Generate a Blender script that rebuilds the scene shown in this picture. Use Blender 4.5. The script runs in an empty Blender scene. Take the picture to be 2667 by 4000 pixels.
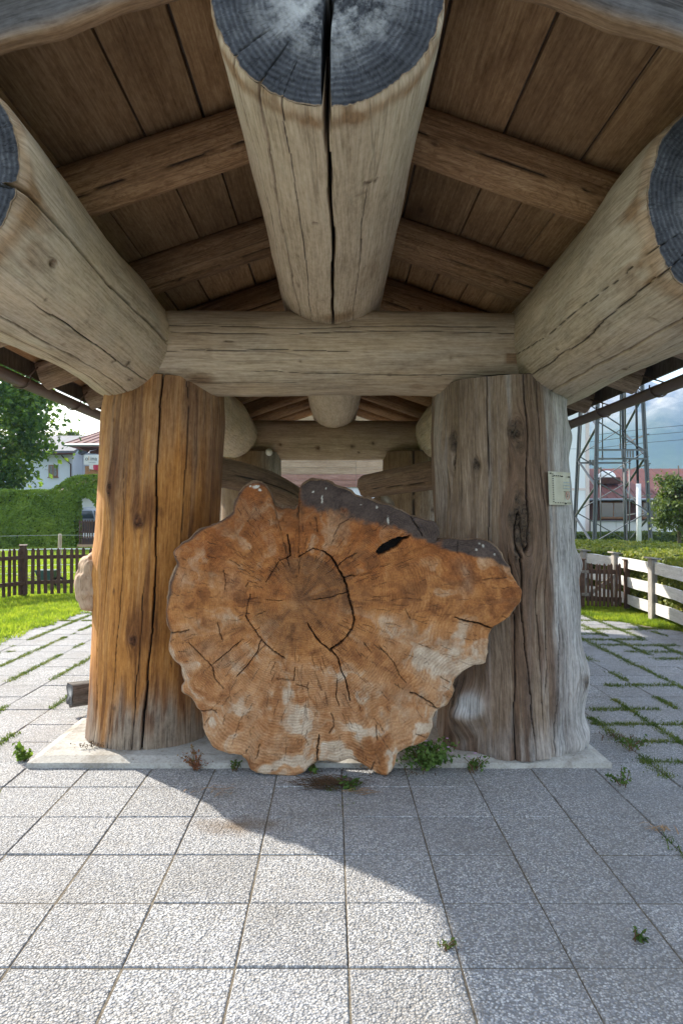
import bpy, bmesh, math, random
import numpy as np
from mathutils import Vector, Matrix, Euler

random.seed(7)
SC = bpy.context.scene
COL = SC.collection
R_ = math.radians

# ------------------------------------------------------------------ camera, sky, sun, exposure
EYE = 1.6                       # eye height in metres
FPX, VX, VY = 2636.0, 1300.0, 2020.0   # focal length and principal point of the photograph (2667 x 4000)
cam_d = bpy.data.cameras.new('camera')
cam = bpy.data.objects.new('camera', cam_d)
COL.objects.link(cam)
cam.location = (0, 0, EYE)
cam.rotation_euler = (R_(90), 0, 0)
cam_d.sensor_fit = 'AUTO'
cam_d.sensor_width = 36
cam_d.lens = 36 * FPX / 4000
cam_d.shift_x = (1333.5 - VX) / 4000
cam_d.shift_y = (VY - 2000) / 4000
cam_d.clip_start = 0.05
cam_d.clip_end = 9000
SC.camera = cam

SUN_EL = R_(32.4)
SUN_H = Vector((-0.735, 0.678, 0)).normalized()      # horizontal direction towards the sun
sun_dir = Vector((SUN_H.x * math.cos(SUN_EL), SUN_H.y * math.cos(SUN_EL), math.sin(SUN_EL)))
sun_d = bpy.data.lights.new('sun', 'SUN')
sun_d.energy = 4.3
sun_d.angle = R_(0.9)
sun_d.color = (1.0, 0.965, 0.91)
sun = bpy.data.objects.new('sun', sun_d)
COL.objects.link(sun)
sun.rotation_euler = (-sun_dir).to_track_quat('-Z', 'Y').to_euler()
sun.location = (-20, 22, 30)

world = bpy.data.worlds.new('World')
SC.world = world
world.use_nodes = True
wn = world.node_tree
wn.nodes.clear()
w_out = wn.nodes.new('ShaderNodeOutputWorld')
w_bg = wn.nodes.new('ShaderNodeBackground')
w_sky = wn.nodes.new('ShaderNodeTexSky')
w_sky.sky_type = 'NISHITA'
w_sky.sun_disc = False
w_sky.sun_elevation = SUN_EL
w_sky.sun_rotation = math.atan2(SUN_H.x, SUN_H.y)
w_sky.air_density = 1.0
w_sky.dust_density = 1.2
w_sky.ozone_density = 1.2
w_tc = wn.nodes.new('ShaderNodeTexCoord')
w_map = wn.nodes.new('ShaderNodeMapping')
w_map.inputs['Scale'].default_value = (1, 1, 2.6)
w_no = wn.nodes.new('ShaderNodeTexNoise')
w_no.inputs['Scale'].default_value = 3.1
w_no.inputs['Detail'].default_value = 9
w_no.inputs['Roughness'].default_value = 0.58
w_rm = wn.nodes.new('ShaderNodeMapRange')
w_rm.inputs['From Min'].default_value = 0.45
w_rm.inputs['From Max'].default_value = 0.72
w_mix = wn.nodes.new('ShaderNodeMix')
w_mix.data_type = 'RGBA'
w_mix.inputs[7].default_value = (9.0, 9.3, 9.8, 1)
wn.links.new(w_tc.outputs['Generated'], w_map.inputs['Vector'])
wn.links.new(w_map.outputs[0], w_no.inputs['Vector'])
wn.links.new(w_no.outputs[0], w_rm.inputs[0])
wn.links.new(w_rm.outputs[0], w_mix.inputs[0])
wn.links.new(w_sky.outputs[0], w_mix.inputs[6])
wn.links.new(w_mix.outputs[2], w_bg.inputs['Color'])
w_bg.inputs['Strength'].default_value = 0.15
wn.links.new(w_bg.outputs[0], w_out.inputs['Surface'])

vs = SC.view_settings
vs.view_transform = 'Standard'
vs.look = 'None'
vs.exposure = 1.36
vs.gamma = 1
vs.use_curve_mapping = False
cy = SC.cycles
cy.use_denoising = True
cy.max_bounces = 7
cy.diffuse_bounces = 4
cy.glossy_bounces = 2
cy.transmission_bounces = 4
cy.transparent_max_bounces = 6
cy.volume_bounces = 1
cy.sample_clamp_indirect = 6
cy.caustics_reflective = False
cy.caustics_refractive = False

def at(px, py, Y):
    """point of the place seen at a photograph pixel, at depth Y"""
    return Vector(((px - VX) / FPX * Y, Y, EYE - (py - VY) / FPX * Y))

# ------------------------------------------------------------------ object helpers
WM = {}          # world matrix of every object made
def place(o, M=None, parent=None):
    M = Matrix() if M is None else M
    COL.objects.link(o)
    if parent is not None:
        o.parent = parent
        o.matrix_parent_inverse = WM[parent.name].inverted()
    o.matrix_basis = M
    WM[o.name] = M.copy()
    return o
def tag(o, label=None, cat=None, group=None, kind=None):
    if label: o['label'] = label
    if cat: o['category'] = cat
    if group: o['group'] = group
    if kind: o['kind'] = kind
    return o
def thing(name, loc, label, cat, group=None):
    o = bpy.data.objects.new(name, None)
    o.empty_display_size = 0.1
    place(o, Matrix.Translation(Vector(loc)))
    return tag(o, label, cat, group)
def raw_mesh(name, V, Q=None, T=None, mats=(), midx=None, smooth=False):
    me = bpy.data.meshes.new(name)
    V = np.asarray(V, np.float32)
    Q = np.zeros((0, 4), np.int32) if Q is None else np.asarray(Q, np.int32)
    T = np.zeros((0, 3), np.int32) if T is None else np.asarray(T, np.int32)
    me.vertices.add(len(V)); me.vertices.foreach_set('co', V.ravel())
    lo = np.concatenate([Q.ravel(), T.ravel()])
    me.loops.add(len(lo)); me.loops.foreach_set('vertex_index', lo)
    st = np.concatenate([np.arange(len(Q)) * 4, len(Q) * 4 + np.arange(len(T)) * 3]).astype(np.int32)
    me.polygons.add(len(st)); me.polygons.foreach_set('loop_start', st)
    if midx is not None: me.polygons.foreach_set('material_index', np.asarray(midx, np.int32))
    for m in mats: me.materials.append(m)
    me.polygons.foreach_set('use_smooth', np.full(len(st), bool(smooth)))
    me.update(calc_edges=True)
    return me
def set_col(me, name, A):
    a = me.attributes.new(name, 'FLOAT_COLOR', 'POINT')
    a.data.foreach_set('color', np.asarray(A, np.float32).ravel())
def mobj(name, me, M=None, parent=None):
    return place(bpy.data.objects.new(name, me), M, parent)

BOXV = np.array([(x, y, z) for x in (-.5, .5) for y in (-.5, .5) for z in (-.5, .5)])
BOXQ = np.array([(0, 1, 3, 2), (4, 6, 7, 5), (0, 4, 5, 1), (2, 3, 7, 6), (0, 2, 6, 4), (1, 5, 7, 3)])
def box(name, size, loc, mat, parent=None, rot=(0, 0, 0), M=None, bevel=0.0):
    if bevel > 0:
        bm = bmesh.new(); bmesh.ops.create_cube(bm, size=1)
        for v in bm.verts: v.co = Vector((v.co.x * size[0], v.co.y * size[1], v.co.z * size[2]))
        bmesh.ops.bevel(bm, geom=bm.edges[:], offset=bevel, segments=1, affect='EDGES')
        me = bpy.data.meshes.new(name); bm.to_mesh(me); bm.free(); me.materials.append(mat)
    else:
        me = raw_mesh(name, BOXV * np.array(size), BOXQ, mats=(mat,))
    if M is None:
        M = Matrix.Translation(Vector(loc)) @ Euler(rot).to_matrix().to_4x4()
    return mobj(name, me, M, parent)
def extrude(name, pts, vec, mat, parent=None, M=None):
    """closed outline (3-D points) swept along vec"""
    bm = bmesh.new()
    a = [bm.verts.new(p) for p in pts]
    b = [bm.verts.new(Vector(p) + Vector(vec)) for p in pts]
    bm.faces.new(a); bm.faces.new(b[::-1])
    n = len(a)
    for i in range(n): bm.faces.new((a[(i + 1) % n], a[i], b[i], b[(i + 1) % n]))
    bmesh.ops.recalc_face_normals(bm, faces=bm.faces[:])
    me = bpy.data.meshes.new(name); bm.to_mesh(me); bm.free(); me.materials.append(mat)
    return mobj(name, me, M, parent)
def axis_matrix(p0, p1):
    """local Z along p0->p1, local Y as far down as possible"""
    p0, p1 = Vector(p0), Vector(p1)
    z = (p1 - p0).normalized()
    dn = Vector((0, 0, -1)) if abs(z.z) < 0.9 else Vector((0, 1, 0))
    y = (dn - z * dn.dot(z)).normalized()
    x = y.cross(z)
    M = Matrix((x, y, z)).transposed().to_4x4()
    M.translation = p0
    return M
def bar(name, p0, p1, w, h, mat, parent=None):
    p0, p1 = Vector(p0), Vector(p1)
    M = axis_matrix(p0, p1)
    L = (p1 - p0).length
    me = raw_mesh(name, (BOXV + np.array((0, 0, .5))) * np.array((w, h, L)), BOXQ, mats=(mat,))
    return mobj(name, me, M, parent)
def tube(name, pts, r, mat, parent=None, n=8, M=None):
    """swept round tube through points; r a number or a list"""
    pts = [Vector(p) for p in pts]; k = len(pts)
    rs = r if isinstance(r, (list, tuple)) else [r] * k
    V = []
    ref = Vector((0.31, 0.17, 0.93))
    for i, p in enumerate(pts):
        d = (pts[min(i + 1, k - 1)] - pts[max(i - 1, 0)]).normalized()
        a = d.cross(ref)
        if a.length < .1: a = d.cross(Vector((1, 0, 0)))
        a.normalize(); b = d.cross(a)
        for j in range(n):
            t = 2 * math.pi * j / n
            V.append(p + (a * math.cos(t) + b * math.sin(t)) * rs[i])
    Q = [(i * n + j, i * n + (j + 1) % n, (i + 1) * n + (j + 1) % n, (i + 1) * n + j) for i in range(k - 1) for j in range(n)]
    V += [pts[0], pts[-1]]
    T = [(len(V) - 2, (j + 1) % n, j) for j in range(n)] + [(len(V) - 1, (k - 1) * n + j, (k - 1) * n + (j + 1) % n) for j in range(n)]
    return mobj(name, raw_mesh(name, [tuple(v) for v in V], Q, T, (mat,), smooth=True), M, parent)

# ------------------------------------------------------------------ numeric noise
def _h(i, j, k, s):
    n = (i * 374761393 + j * 668265263 + k * 2147483647 + s * 1274126177) & 0x7fffffff
    n = ((n ^ (n >> 13)) * 1274126177) & 0x7fffffff
    n = ((n ^ (n >> 15)) * 668265263) & 0x7fffffff
    return (n & 0xffff) / 65535.0
def vnoise(x, y, z, s=0):
    x, y, z = np.broadcast_arrays(np.asarray(x, float), np.asarray(y, float), np.asarray(z, float))
    xi, yi, zi = np.floor(x).astype(np.int64), np.floor(y).astype(np.int64), np.floor(z).astype(np.int64)
    fx, fy, fz = x - xi, y - yi, z - zi
    fx, fy, fz = fx * fx * (3 - 2 * fx), fy * fy * (3 - 2 * fy), fz * fz * (3 - 2 * fz)
    o = 0
    for dx in (0, 1):
        for dy in (0, 1):
            for dz in (0, 1):
                w = (fx if dx else 1 - fx) * (fy if dy else 1 - fy) * (fz if dz else 1 - fz)
                o = o + w * _h(xi + dx, yi + dy, zi + dz, s)
    return o * 2 - 1
def fbm(x, y, z, s=0, o=3):
    a, f, t = 1.0, 1.0, 0
    for i in range(o):
        t = t + a * vnoise(x * f, y * f, z * f, s + i * 17); a *= .5; f *= 2.03
    return t
def sstep(a, b, x):
    t = np.clip((x - a) / (b - a), 0, 1)
    return t * t * (3 - 2 * t)

# ------------------------------------------------------------------ materials
class Mat:
    def __init__(s, name, rough=.85, spec=.25):
        s.m = bpy.data.materials.new(name); s.m.use_nodes = True
        s.nt = s.m.node_tree; s.nt.nodes.clear()
        s.out = s.n('ShaderNodeOutputMaterial'); s.b = s.n('ShaderNodeBsdfPrincipled')
        s.b.inputs['Roughness'].default_value = rough
        s.b.inputs['Specular IOR Level'].default_value = spec
        s.l(s.b.outputs[0], s.out.inputs[0])
    def n(s, t): return s.nt.nodes.new(t)
    def l(s, a, b): s.nt.links.new(a, b)
    def put(s, v, i):
        if isinstance(v, (int, float)): 
            if i.type == 'RGBA': i.default_value = (v, v, v, 1)
            elif i.type == 'VECTOR': i.default_value = (v, v, v)
            else: i.default_value = v
        elif isinstance(v, (tuple, list)):
            i.default_value = tuple(v) + ((1,) if i.type == 'RGBA' and len(v) == 3 else ())
        else: s.l(v, i)
    def obj(s, rnd=True):
        t = s.n('ShaderNodeTexCoord').outputs['Object']
        if not rnd: return t
        oi = s.n('ShaderNodeObjectInfo').outputs['Random']
        return s.vm('ADD', t, s.math('MULTIPLY', oi, 57.0))
    def pos(s): return s.n('ShaderNodeNewGeometry').outputs['Position']
    def rand(s): return s.n('ShaderNodeObjectInfo').outputs['Random']
    def vm(s, op, a, b):
        x = s.n('ShaderNodeVectorMath'); x.operation = op
        s.put(a, x.inputs[0]); s.put(b, x.inputs[1])
        return x.outputs['Value'] if op in ('LENGTH', 'DISTANCE', 'DOT_PRODUCT') else x.outputs[0]
    def math(s, op, a, b=0.0, c=None, clamp=False):
        x = s.n('ShaderNodeMath'); x.operation = op; x.use_clamp = clamp
        s.put(a, x.inputs[0]); s.put(b, x.inputs[1])
        if c is not None: s.put(c, x.inputs[2])
        return x.outputs[0]
    def noise(s, v, scale, det=4, rough=.55, dist=0.0, col=False):
        x = s.n('ShaderNodeTexNoise'); s.l(v, x.inputs['Vector'])
        x.inputs['Scale'].default_value = scale; x.inputs['Detail'].default_value = det
        x.inputs['Roughness'].default_value = rough; x.inputs['Distortion'].default_value = dist
        return x.outputs[1] if col else x.outputs[0]
    def vor(s, v, scale, feat='F1', out='Distance', rnd=1.0):
        x = s.n('ShaderNodeTexVoronoi'); x.feature = feat; s.l(v, x.inputs['Vector'])
        x.inputs['Scale'].default_value = scale; x.inputs['Randomness'].default_value = rnd
        return x.outputs[out]
    def ramp(s, f, stops, interp='LINEAR'):
        x = s.n('ShaderNodeValToRGB'); e = x.color_ramp.elements; x.color_ramp.interpolation = interp
        while len(e) > 1: e.remove(e[0])
        e[0].position = stops[0][0]; c = stops[0][1]; e[0].color = (c, c, c, 1) if isinstance(c, (int, float)) else (*c, 1)
        for p, c in stops[1:]:
            k = e.new(p); k.color = (c, c, c, 1) if isinstance(c, (int, float)) else (*c, 1)
        s.l(f, x.inputs[0]); return x.outputs[0]
    def mr(s, f, a, b, c=0.0, d=1.0):
        x = s.n('ShaderNodeMapRange'); s.put(f, x.inputs[0])
        for i, v in enumerate((a, b, c, d)): x.inputs[1 + i].default_value = v
        return x.outputs[0]
    def mix(s, f, a, b, mode='MIX'):
        x = s.n('ShaderNodeMix'); x.data_type = 'RGBA'; x.blend_type = mode
        s.put(f, x.inputs[0]); s.put(a, x.inputs[6]); s.put(b, x.inputs[7]); return x.outputs[2]
    def attr(s, name):
        x = s.n('ShaderNodeAttribute'); x.attribute_name = name
        sp = s.n('ShaderNodeSeparateColor'); s.l(x.outputs['Color'], sp.inputs[0])
        return sp.outputs[0], sp.outputs[1], sp.outputs[2], x.outputs['Alpha']
    def gco(s):
        x = s.n('ShaderNodeAttribute'); x.attribute_name = 'gco'
        return s.vm('ADD', x.outputs['Vector'], s.math('MULTIPLY', s.rand(), 57.0))
    def sep(s, v):
        x = s.n('ShaderNodeSeparateXYZ'); s.l(v, x.inputs[0]); return x.outputs
    def bump(s, h, dist, strength=1.0):
        x = s.n('ShaderNodeBump'); s.l(h, x.inputs['Height'])
        x.inputs['Distance'].default_value = dist; x.inputs['Strength'].default_value = strength
        s.l(x.outputs[0], s.b.inputs['Normal'])
    def col(s, c): s.put(c, s.b.inputs['Base Color']); return s
    def leafy(s, c, tr=.45, tcol=None):
        """diffuse plus light coming through the leaf"""
        d = s.n('ShaderNodeBsdfTranslucent'); mx = s.n('ShaderNodeMixShader')
        s.put(c, s.b.inputs['Base Color']); s.put(tcol if tcol is not None else c, d.inputs[0])
        mx.inputs[0].default_value = tr
        s.l(s.b.outputs[0], mx.inputs[1]); s.l(d.outputs[0], mx.inputs[2]); s.l(mx.outputs[0], s.out.inputs[0])

def plain(name, c, rough=.7, spec=.3, var=.18, scale=6.0, metal=0.0, bump=0.0):
    m = Mat(name, rough, spec)
    v = m.obj()
    n = m.noise(v, scale, 5, .6)
    lo = tuple(x * (1 - var) for x in c); hi = tuple(min(1, x * (1 + var)) for x in c)
    m.col(m.ramp(n, [(.3, lo), (.7, hi)]))
    m.b.inputs['Metallic'].default_value = metal
    if bump: m.bump(m.noise(v, scale * 6, 4), bump)
    return m.m

def wood(name, dark, mid, light, grey=(.30, .28, .25), stain=(.09, .045, .02), knot=(.05, .025, .012),
         grain=1.0, hair=.5, blotch=.5, bumpd=.004, rough=.8, wts=True, tone=.12, spec=.25, fig=0.0, soft=1.0, knots=False):
    """grain runs along local Z. wts channels: grey weathering, stain, crack, knot"""
    m = Mat(name, rough, spec)
    v = m.gco() if wts else m.obj()
    g = m.vm('MULTIPLY', v, (1, 1, .045))
    fine = m.noise(g, 135 * grain, 3, .7)
    broad = m.noise(g, 17 * grain, 4, .6, .3)
    blot = m.noise(m.vm('MULTIPLY', v, (1, 1, .5)), 5.5, 6, .66)
    speck = m.noise(m.vm('MULTIPLY', v, (1, 1, .35)), 60, 3, .7)
    f = m.math('MULTIPLY', fine, .38)
    f = m.math('MULTIPLY_ADD', speck, .20, f)
    f = m.math('MULTIPLY_ADD', broad, .22, f)
    f = m.math('MULTIPLY_ADD', blot, .20, f)
    c = m.ramp(f, [(.50 - .115 * soft, dark), (.50, mid), (.50 + .115 * soft, light)])
    if knots:
        kd = m.vor(m.vm('MULTIPLY', v, (1, 0, .5)), 2.1, 'F1')
        c = m.mix(m.mr(kd, .10, .24, .45, 0), c, dark); c = m.mix(m.mr(kd, .035, .07, .9, 0), c, tuple(x * .3 for x in dark))
    # worm-like figure on hewn faces
    if fig > 0:
        w = m.noise(m.vm('MULTIPLY', v, (1, 1, .28)), 11, 3, .5, 1.6)
        w = m.math('ABSOLUTE', m.math('SUBTRACT', m.math('FRACT', m.math('MULTIPLY', w, 9.0)), .5))
        c = m.mix(m.math('MULTIPLY', m.mr(w, .0, .22, 1, 0), fig), c, stain)
    # large stains and pale scrapes
    s1 = m.noise(m.vm('MULTIPLY', v, (1, 1, .4)), 2.6, 6, .65)
    c = m.mix(m.mr(s1, .56, .74, 0, .55 * blotch), c, stain)
    s2 = m.noise(m.vm('MULTIPLY', v, (1, 1, .16)), 13, 3, .5)
    c = m.mix(m.mr(s2, .62, .74, 0, .42 * blotch), c, tuple(min(.8, x * 1.35) for x in light))
    h = fine
    if wts:
        r, gq, b, a = m.attr('wts')
        gcol = m.ramp(f, [(.41, tuple(x * .42 for x in grey)), (.50, grey), (.59, tuple(min(.8, x * 1.5) for x in grey))])
        c = m.mix(m.math('MULTIPLY', r, .92), c, gcol)
        sc = m.ramp(f, [(.39, tuple(x * .5 for x in stain)), (.62, tuple(x * 1.9 for x in stain))])
        c = m.mix(m.math('MULTIPLY', gq, .85), c, sc)
        c = m.mix(a, c, m.ramp(m.noise(v, 38, 4, .7), [(.38, tuple(x * .35 for x in knot)), (.62, tuple(x * 2.6 for x in knot))]))
    # hairline drying checks
    q = m.noise(m.vm('MULTIPLY', v, (1, 1, .022)), 11 * grain, 1.2, .35)
    ln = m.mr(m.math('ABSOLUTE', m.math('SUBTRACT', q, .5)), 0, .0075, 1, 0)
    mask = m.mr(m.noise(v, 1.7, 2), .42, .58)
    ln = m.math('MULTIPLY', ln, m.math('MULTIPLY', mask, hair))
    c = m.mix(ln, c, tuple(x * .22 for x in dark))
    if wts:
        c = m.mix(b, c, (.012, .008, .006))
    if tone:
        hs = m.n('ShaderNodeHueSaturation'); m.l(c, hs.inputs['Color'])
        m.l(m.mr(m.rand(), 0, 1, 1 - tone, 1 + tone), hs.inputs['Value'])
        c = hs.outputs[0]
    m.col(c)
    hh = m.math('SUBTRACT', m.math('MULTIPLY_ADD', broad, .6, m.math('MULTIPLY', h, .5)), m.math('MULTIPLY', ln, .9))
    m.bump(hh, bumpd)
    return m.m

# ------------------------------------------------------------------ timber materials
W_LOG = wood('peeled_log', (.31, .235, .155), (.56, .445, .315), (.72, .60, .455), stain=(.25, .145, .07), soft=1.1, grain=.75, hair=.34, blotch=.7, bumpd=.004, tone=.05)
W_BEAM = wood('cross_beam_wood', (.25, .178, .112), (.44, .333, .222), (.60, .475, .34), stain=(.17, .092, .045), soft=1.1, grain=.75, hair=.4, blotch=.7, bumpd=.004, tone=.06)
W_PILL = wood('orange_pillar_wood', (.20, .075, .016), (.42, .178, .042), (.60, .32, .105), grey=(.22, .185, .145), stain=(.095, .033, .009),
              knot=(.05, .02, .009), grain=.8, hair=.5, blotch=.45, bumpd=.004, tone=0, soft=1.1)
W_PILG = wood('grey_pillar_wood', (.105, .072, .048), (.22, .158, .108), (.35, .268, .195), grey=(.335, .325, .315), stain=(.088, .050, .030),
              knot=(.045, .032, .022), grain=.9, hair=.7, blotch=.6, bumpd=.006, tone=0, soft=1.05)
W_PILB = wood('rear_pillar_wood', (.10, .06, .032), (.20, .125, .07), (.29, .20, .12), grain=.8, hair=.6, blotch=.5, tone=.1)
W_RAFT = wood('rafter_wood', (.15, .082, .038), (.30, .178, .090), (.44, .29, .16), grey=(.25, .23, .21), stain=(.12, .055, .022), grain=.8, hair=.6, blotch=.55, bumpd=.005, tone=.12, fig=.45)
W_VRG = wood('grey_verge_wood', (.13, .075, .04), (.255, .16, .09), (.37, .255, .155), grey=(.085, .09, .098), stain=(.06, .045, .035), grain=.8, hair=.6, blotch=.5, bumpd=.005, tone=.05)
W_BOARD = wood('roof_board_wood', (.145, .080, .037), (.27, .163, .080), (.40, .265, .142), stain=(.10, .05, .022), grain=.6, hair=.35, blotch=.9, bumpd=.002, wts=False, tone=.28, knots=True)
W_DARK = wood('dark_weathered_wood', (.05, .042, .036), (.11, .095, .08), (.19, .17, .15), stain=(.05, .035, .025), grain=.8, hair=.6, wts=False, tone=.1)
W_DKW = wood('dark_offcut_wood', (.045, .038, .033), (.10, .087, .075), (.18, .16, .145), stain=(.05, .035, .025), grain=.8, hair=.6, tone=0)
W_BRACE = wood('brace_log_wood', (.07, .044, .026), (.15, .095, .056), (.24, .165, .10), stain=(.06, .032, .016), grain=.8, hair=.6, wts=True, tone=.1)

W_BURL = wood('pale_burl_wood', (.22, .14, .085), (.40, .275, .18), (.52, .39, .28), stain=(.14, .08, .045), grain=.35, hair=.3, blotch=.6, bumpd=.012, wts=False, tone=0)
def endgrain(name, dark, mid, light, pale, n_ring=55.0):
    m = Mat(name, .85, .2)
    v = m.obj(False)
    xyz = m.sep(v)
    r, g, b, a = m.attr('wts')
    cx = m.n('ShaderNodeCombineXYZ'); m.l(xyz[0], cx.inputs[0]); m.l(xyz[1], cx.inputs[1])
    p = cx.outputs[0]
    wob = m.noise(p, 5, 3, .5)
    rr = m.math('ADD', m.vm('LENGTH', p, (0, 0, 0)), m.math('MULTIPLY', wob, .045))
    ring = m.math('SINE', m.math('MULTIPLY', rr, n_ring * 6.283))
    bl = m.noise(p, 5.5, 6, .65)
    fine = m.noise(p, 60, 3, .6)
    f = m.math('ADD', m.math('MULTIPLY', bl, .62), m.math('MULTIPLY', fine, .25))
    f = m.math('ADD', f, m.math('MULTIPLY', ring, .045))
    c = m.ramp(f, [(.30, dark), (.47, mid), (.62, light)])
    # bleached patches towards the heart
    inner = m.mr(r, .30, .78, 1, 0)
    pt = m.math('MULTIPLY', m.mr(m.noise(p, 7, 6, .68), .44, .60), inner)
    c = m.mix(pt, c, pale)
    # radial checks
    an = m.math('ARCTAN2', xyz[1], xyz[0])
    cb = m.n('ShaderNodeCombineXYZ'); m.l(m.math('MULTIPLY', an, 7.0), cb.inputs[0]); m.l(m.math('MULTIPLY', rr, 5.0), cb.inputs[1])
    ck = m.noise(cb.outputs[0], 2.0, 3, .5)
    ck = m.mr(m.math('ABSOLUTE', m.math('SUBTRACT', ck, .5)), 0, .012, 1, 0)
    ck = m.math('MULTIPLY', ck, m.mr(r, .25, .6))
    c = m.mix(m.math('MULTIPLY', ck, .45), c, tuple(x * .3 for x in dark))
    c = m.mix(m.mr(r, .985, .999), c, (.28, .19, .11))
    c = m.mix(b, c, (.006, .005, .004))
    m.col(c)
    m.bump(m.math('ADD', m.math('MULTIPLY', ring, .3), m.math('SUBTRACT', fine, ck)), .002)
    return m.m
E_GREY = endgrain('weathered_end_grain', (.016, .017, .020), (.054, .057, .064), (.13, .133, .14), (.38, .385, .38))
E_BROWN = endgrain('brown_end_grain', (.09, .06, .035), (.17, .12, .075), (.26, .19, .13), (.3, .25, .2))

# ------------------------------------------------------------------ round timber
def log(name, p0, p1, r0, r1, parent, mat, cap, nth=96, nz=80, seed=0, oval=.03, lump=.012, cracks=(), knots=(),
        shape=None, bow=(0, 0), dense=None, tpow=1.0, extra=None, ends=(True, True), fine=.0015, M=None, label=None):
    p0, p1 = Vector(p0), Vector(p1)
    L = (p1 - p0).length
    if M is None: M = axis_matrix(p0, p1)
    u = np.arange(nth) / nth * 2 * np.pi
    if dense is not None:
        k, th0 = dense
        u = u - k * np.sin(u - th0)
    t = np.linspace(0, 1, nz) ** tpow
    TH, TT = np.meshgrid(u, t)                 # rows along length
    Z = TT * L
    Rr = r0 + (r1 - r0) * TT
    if shape is not None: Rr = Rr * shape(TH)
    Rr = Rr * (1 + oval * np.cos(2 * TH + seed))
    ct, st_ = np.cos(TH), np.sin(TH)
    Rr = Rr + lump * fbm(ct * 1.3 + seed * 3.1, st_ * 1.3, Z * 1.1, seed, 3) + fine * vnoise(ct * 22, st_ * 22, Z * 6 + seed, seed + 5)
    SW = np.zeros_like(Rr)                     # sideways shift of the grain, metres
    for (thd, zc, sa, sz, hh, dk) in knots:
        if dk < .75 or sa < .022: continue
        s_ = ((TH - R_(thd) + np.pi) % (2 * np.pi) - np.pi) * Rr
        kr = max(sa, sz * .6) * .55
        den = s_ ** 2 + ((Z - zc) / 2.6) ** 2 + (kr * .35) ** 2
        SW = SW - s_ * kr ** 2 / den * np.exp(-(s_ / (kr * 5)) ** 2)
    THW = TH + SW / np.maximum(Rr, .05) + (.035 * vnoise(Z * .8, ct * .8, st_ * .8, seed + 3) + .008 * vnoise(Z * 3.5, ct * 2, st_ * 2, seed + 4)) / np.maximum(Rr, .05) * min(1, r0 / .3)
    grey = np.zeros_like(Rr); stain = np.zeros_like(Rr); crk = np.zeros_like(Rr); kn = np.zeros_like(Rr)
    for (thd, zc, sa, sz, hh, dk) in knots:
        d = (TH - R_(thd) + np.pi) % (2 * np.pi) - np.pi
        e = (d * Rr / sa) ** 2 + ((Z - zc) / sz) ** 2
        e = np.exp(-e ** 1.9) if hh > .06 else np.exp(-e)
        Rr = Rr + hh * e
        if dk > 0:
            e2 = np.exp(-((d * Rr / (sa * .68)) ** 2 + ((Z - zc) / (sz * .68)) ** 2) ** 2)
            e2 = e2 * (1 + .5 * vnoise(ct * 30, st_ * 30, Z * 30, 3))
            kn = np.maximum(kn, np.clip(dk * e2, 0, 1))
    capcr = []
    for (thd, t0, t1, w, dep, wan, sd) in cracks:
        thc = R_(thd) + .62 * wan * vnoise(Z * .95, 0.3, sd * 1.7, sd) / np.maximum(Rr, .05) + .06 * wan * vnoise(Z * 7, .7, sd, sd) / np.maximum(Rr, .05) + .0025 * np.sign(vnoise(Z * 5, .2, sd, sd + 1)) / np.maximum(Rr, .05)
        d = np.abs(((TH + .4 * (THW - TH)) - thc + np.pi) % (2 * np.pi) - np.pi) * Rr
        fade = (np.ones_like(TT) if t0 <= 0 else sstep(t0, t0 + .06, TT)) * (np.ones_like(TT) if t1 >= 1 else 1 - sstep(t1 - .12, t1, TT))
        ww = (w * .62 + .0006) * (.35 + .65 * fade) * (1 + .5 * vnoise(Z * 4, sd, .5, sd + 2))
        pr = np.clip(1.35 - d / ww, 0, 1) * (fade > 0.02)
        Rr = Rr - dep * sstep(0, .8, pr) * fade
        crk = np.maximum(crk, sstep(.15, .75, pr) * np.clip(fade * 1.6, 0, 1))
        if t0 <= 0: capcr.append((float(thc[0, 0]), w, dep))
    Rr = Rr + kn * .016 * fbm(ct * 16, st_ * 16, Z * 26, 77, 3) * (1 if r0 > .3 else .3)
    if extra is not None:
        Rr, grey, stain, kn = extra(TH, Z, Rr, grey, stain, kn)
    Rr = Rr - np.clip(.002 + .005 * fbm(ct * 11 * r0 / .3, st_ * 11 * r0 / .3, seed, seed + 21, 4), 0, .02) * sstep(.035, 0, Z)
    bx = bow[0] * np.sin(np.pi * TT); by = bow[1] * np.sin(np.pi * TT)
    V = np.stack([Rr * ct + bx, Rr * st_ + by, Z], -1).reshape(-1, 3)
    A = np.stack([grey, stain, crk, kn], -1).reshape(-1, 4)
    GC = [np.stack([r0 * np.cos(THW), r0 * np.sin(THW), Z], -1).reshape(-1, 3)]
    i, j = np.meshgrid(np.arange(nz - 1), np.arange(nth), indexing='ij')
    jn = (j + 1) % nth
    Q = np.stack([i * nth + j, i * nth + jn, (i + 1) * nth + jn, (i + 1) * nth + j], -1).reshape(-1, 4)
    VV, AA, QQ, TTri, nq = [V], [A], [Q], [], len(Q)
    base = len(V)
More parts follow.
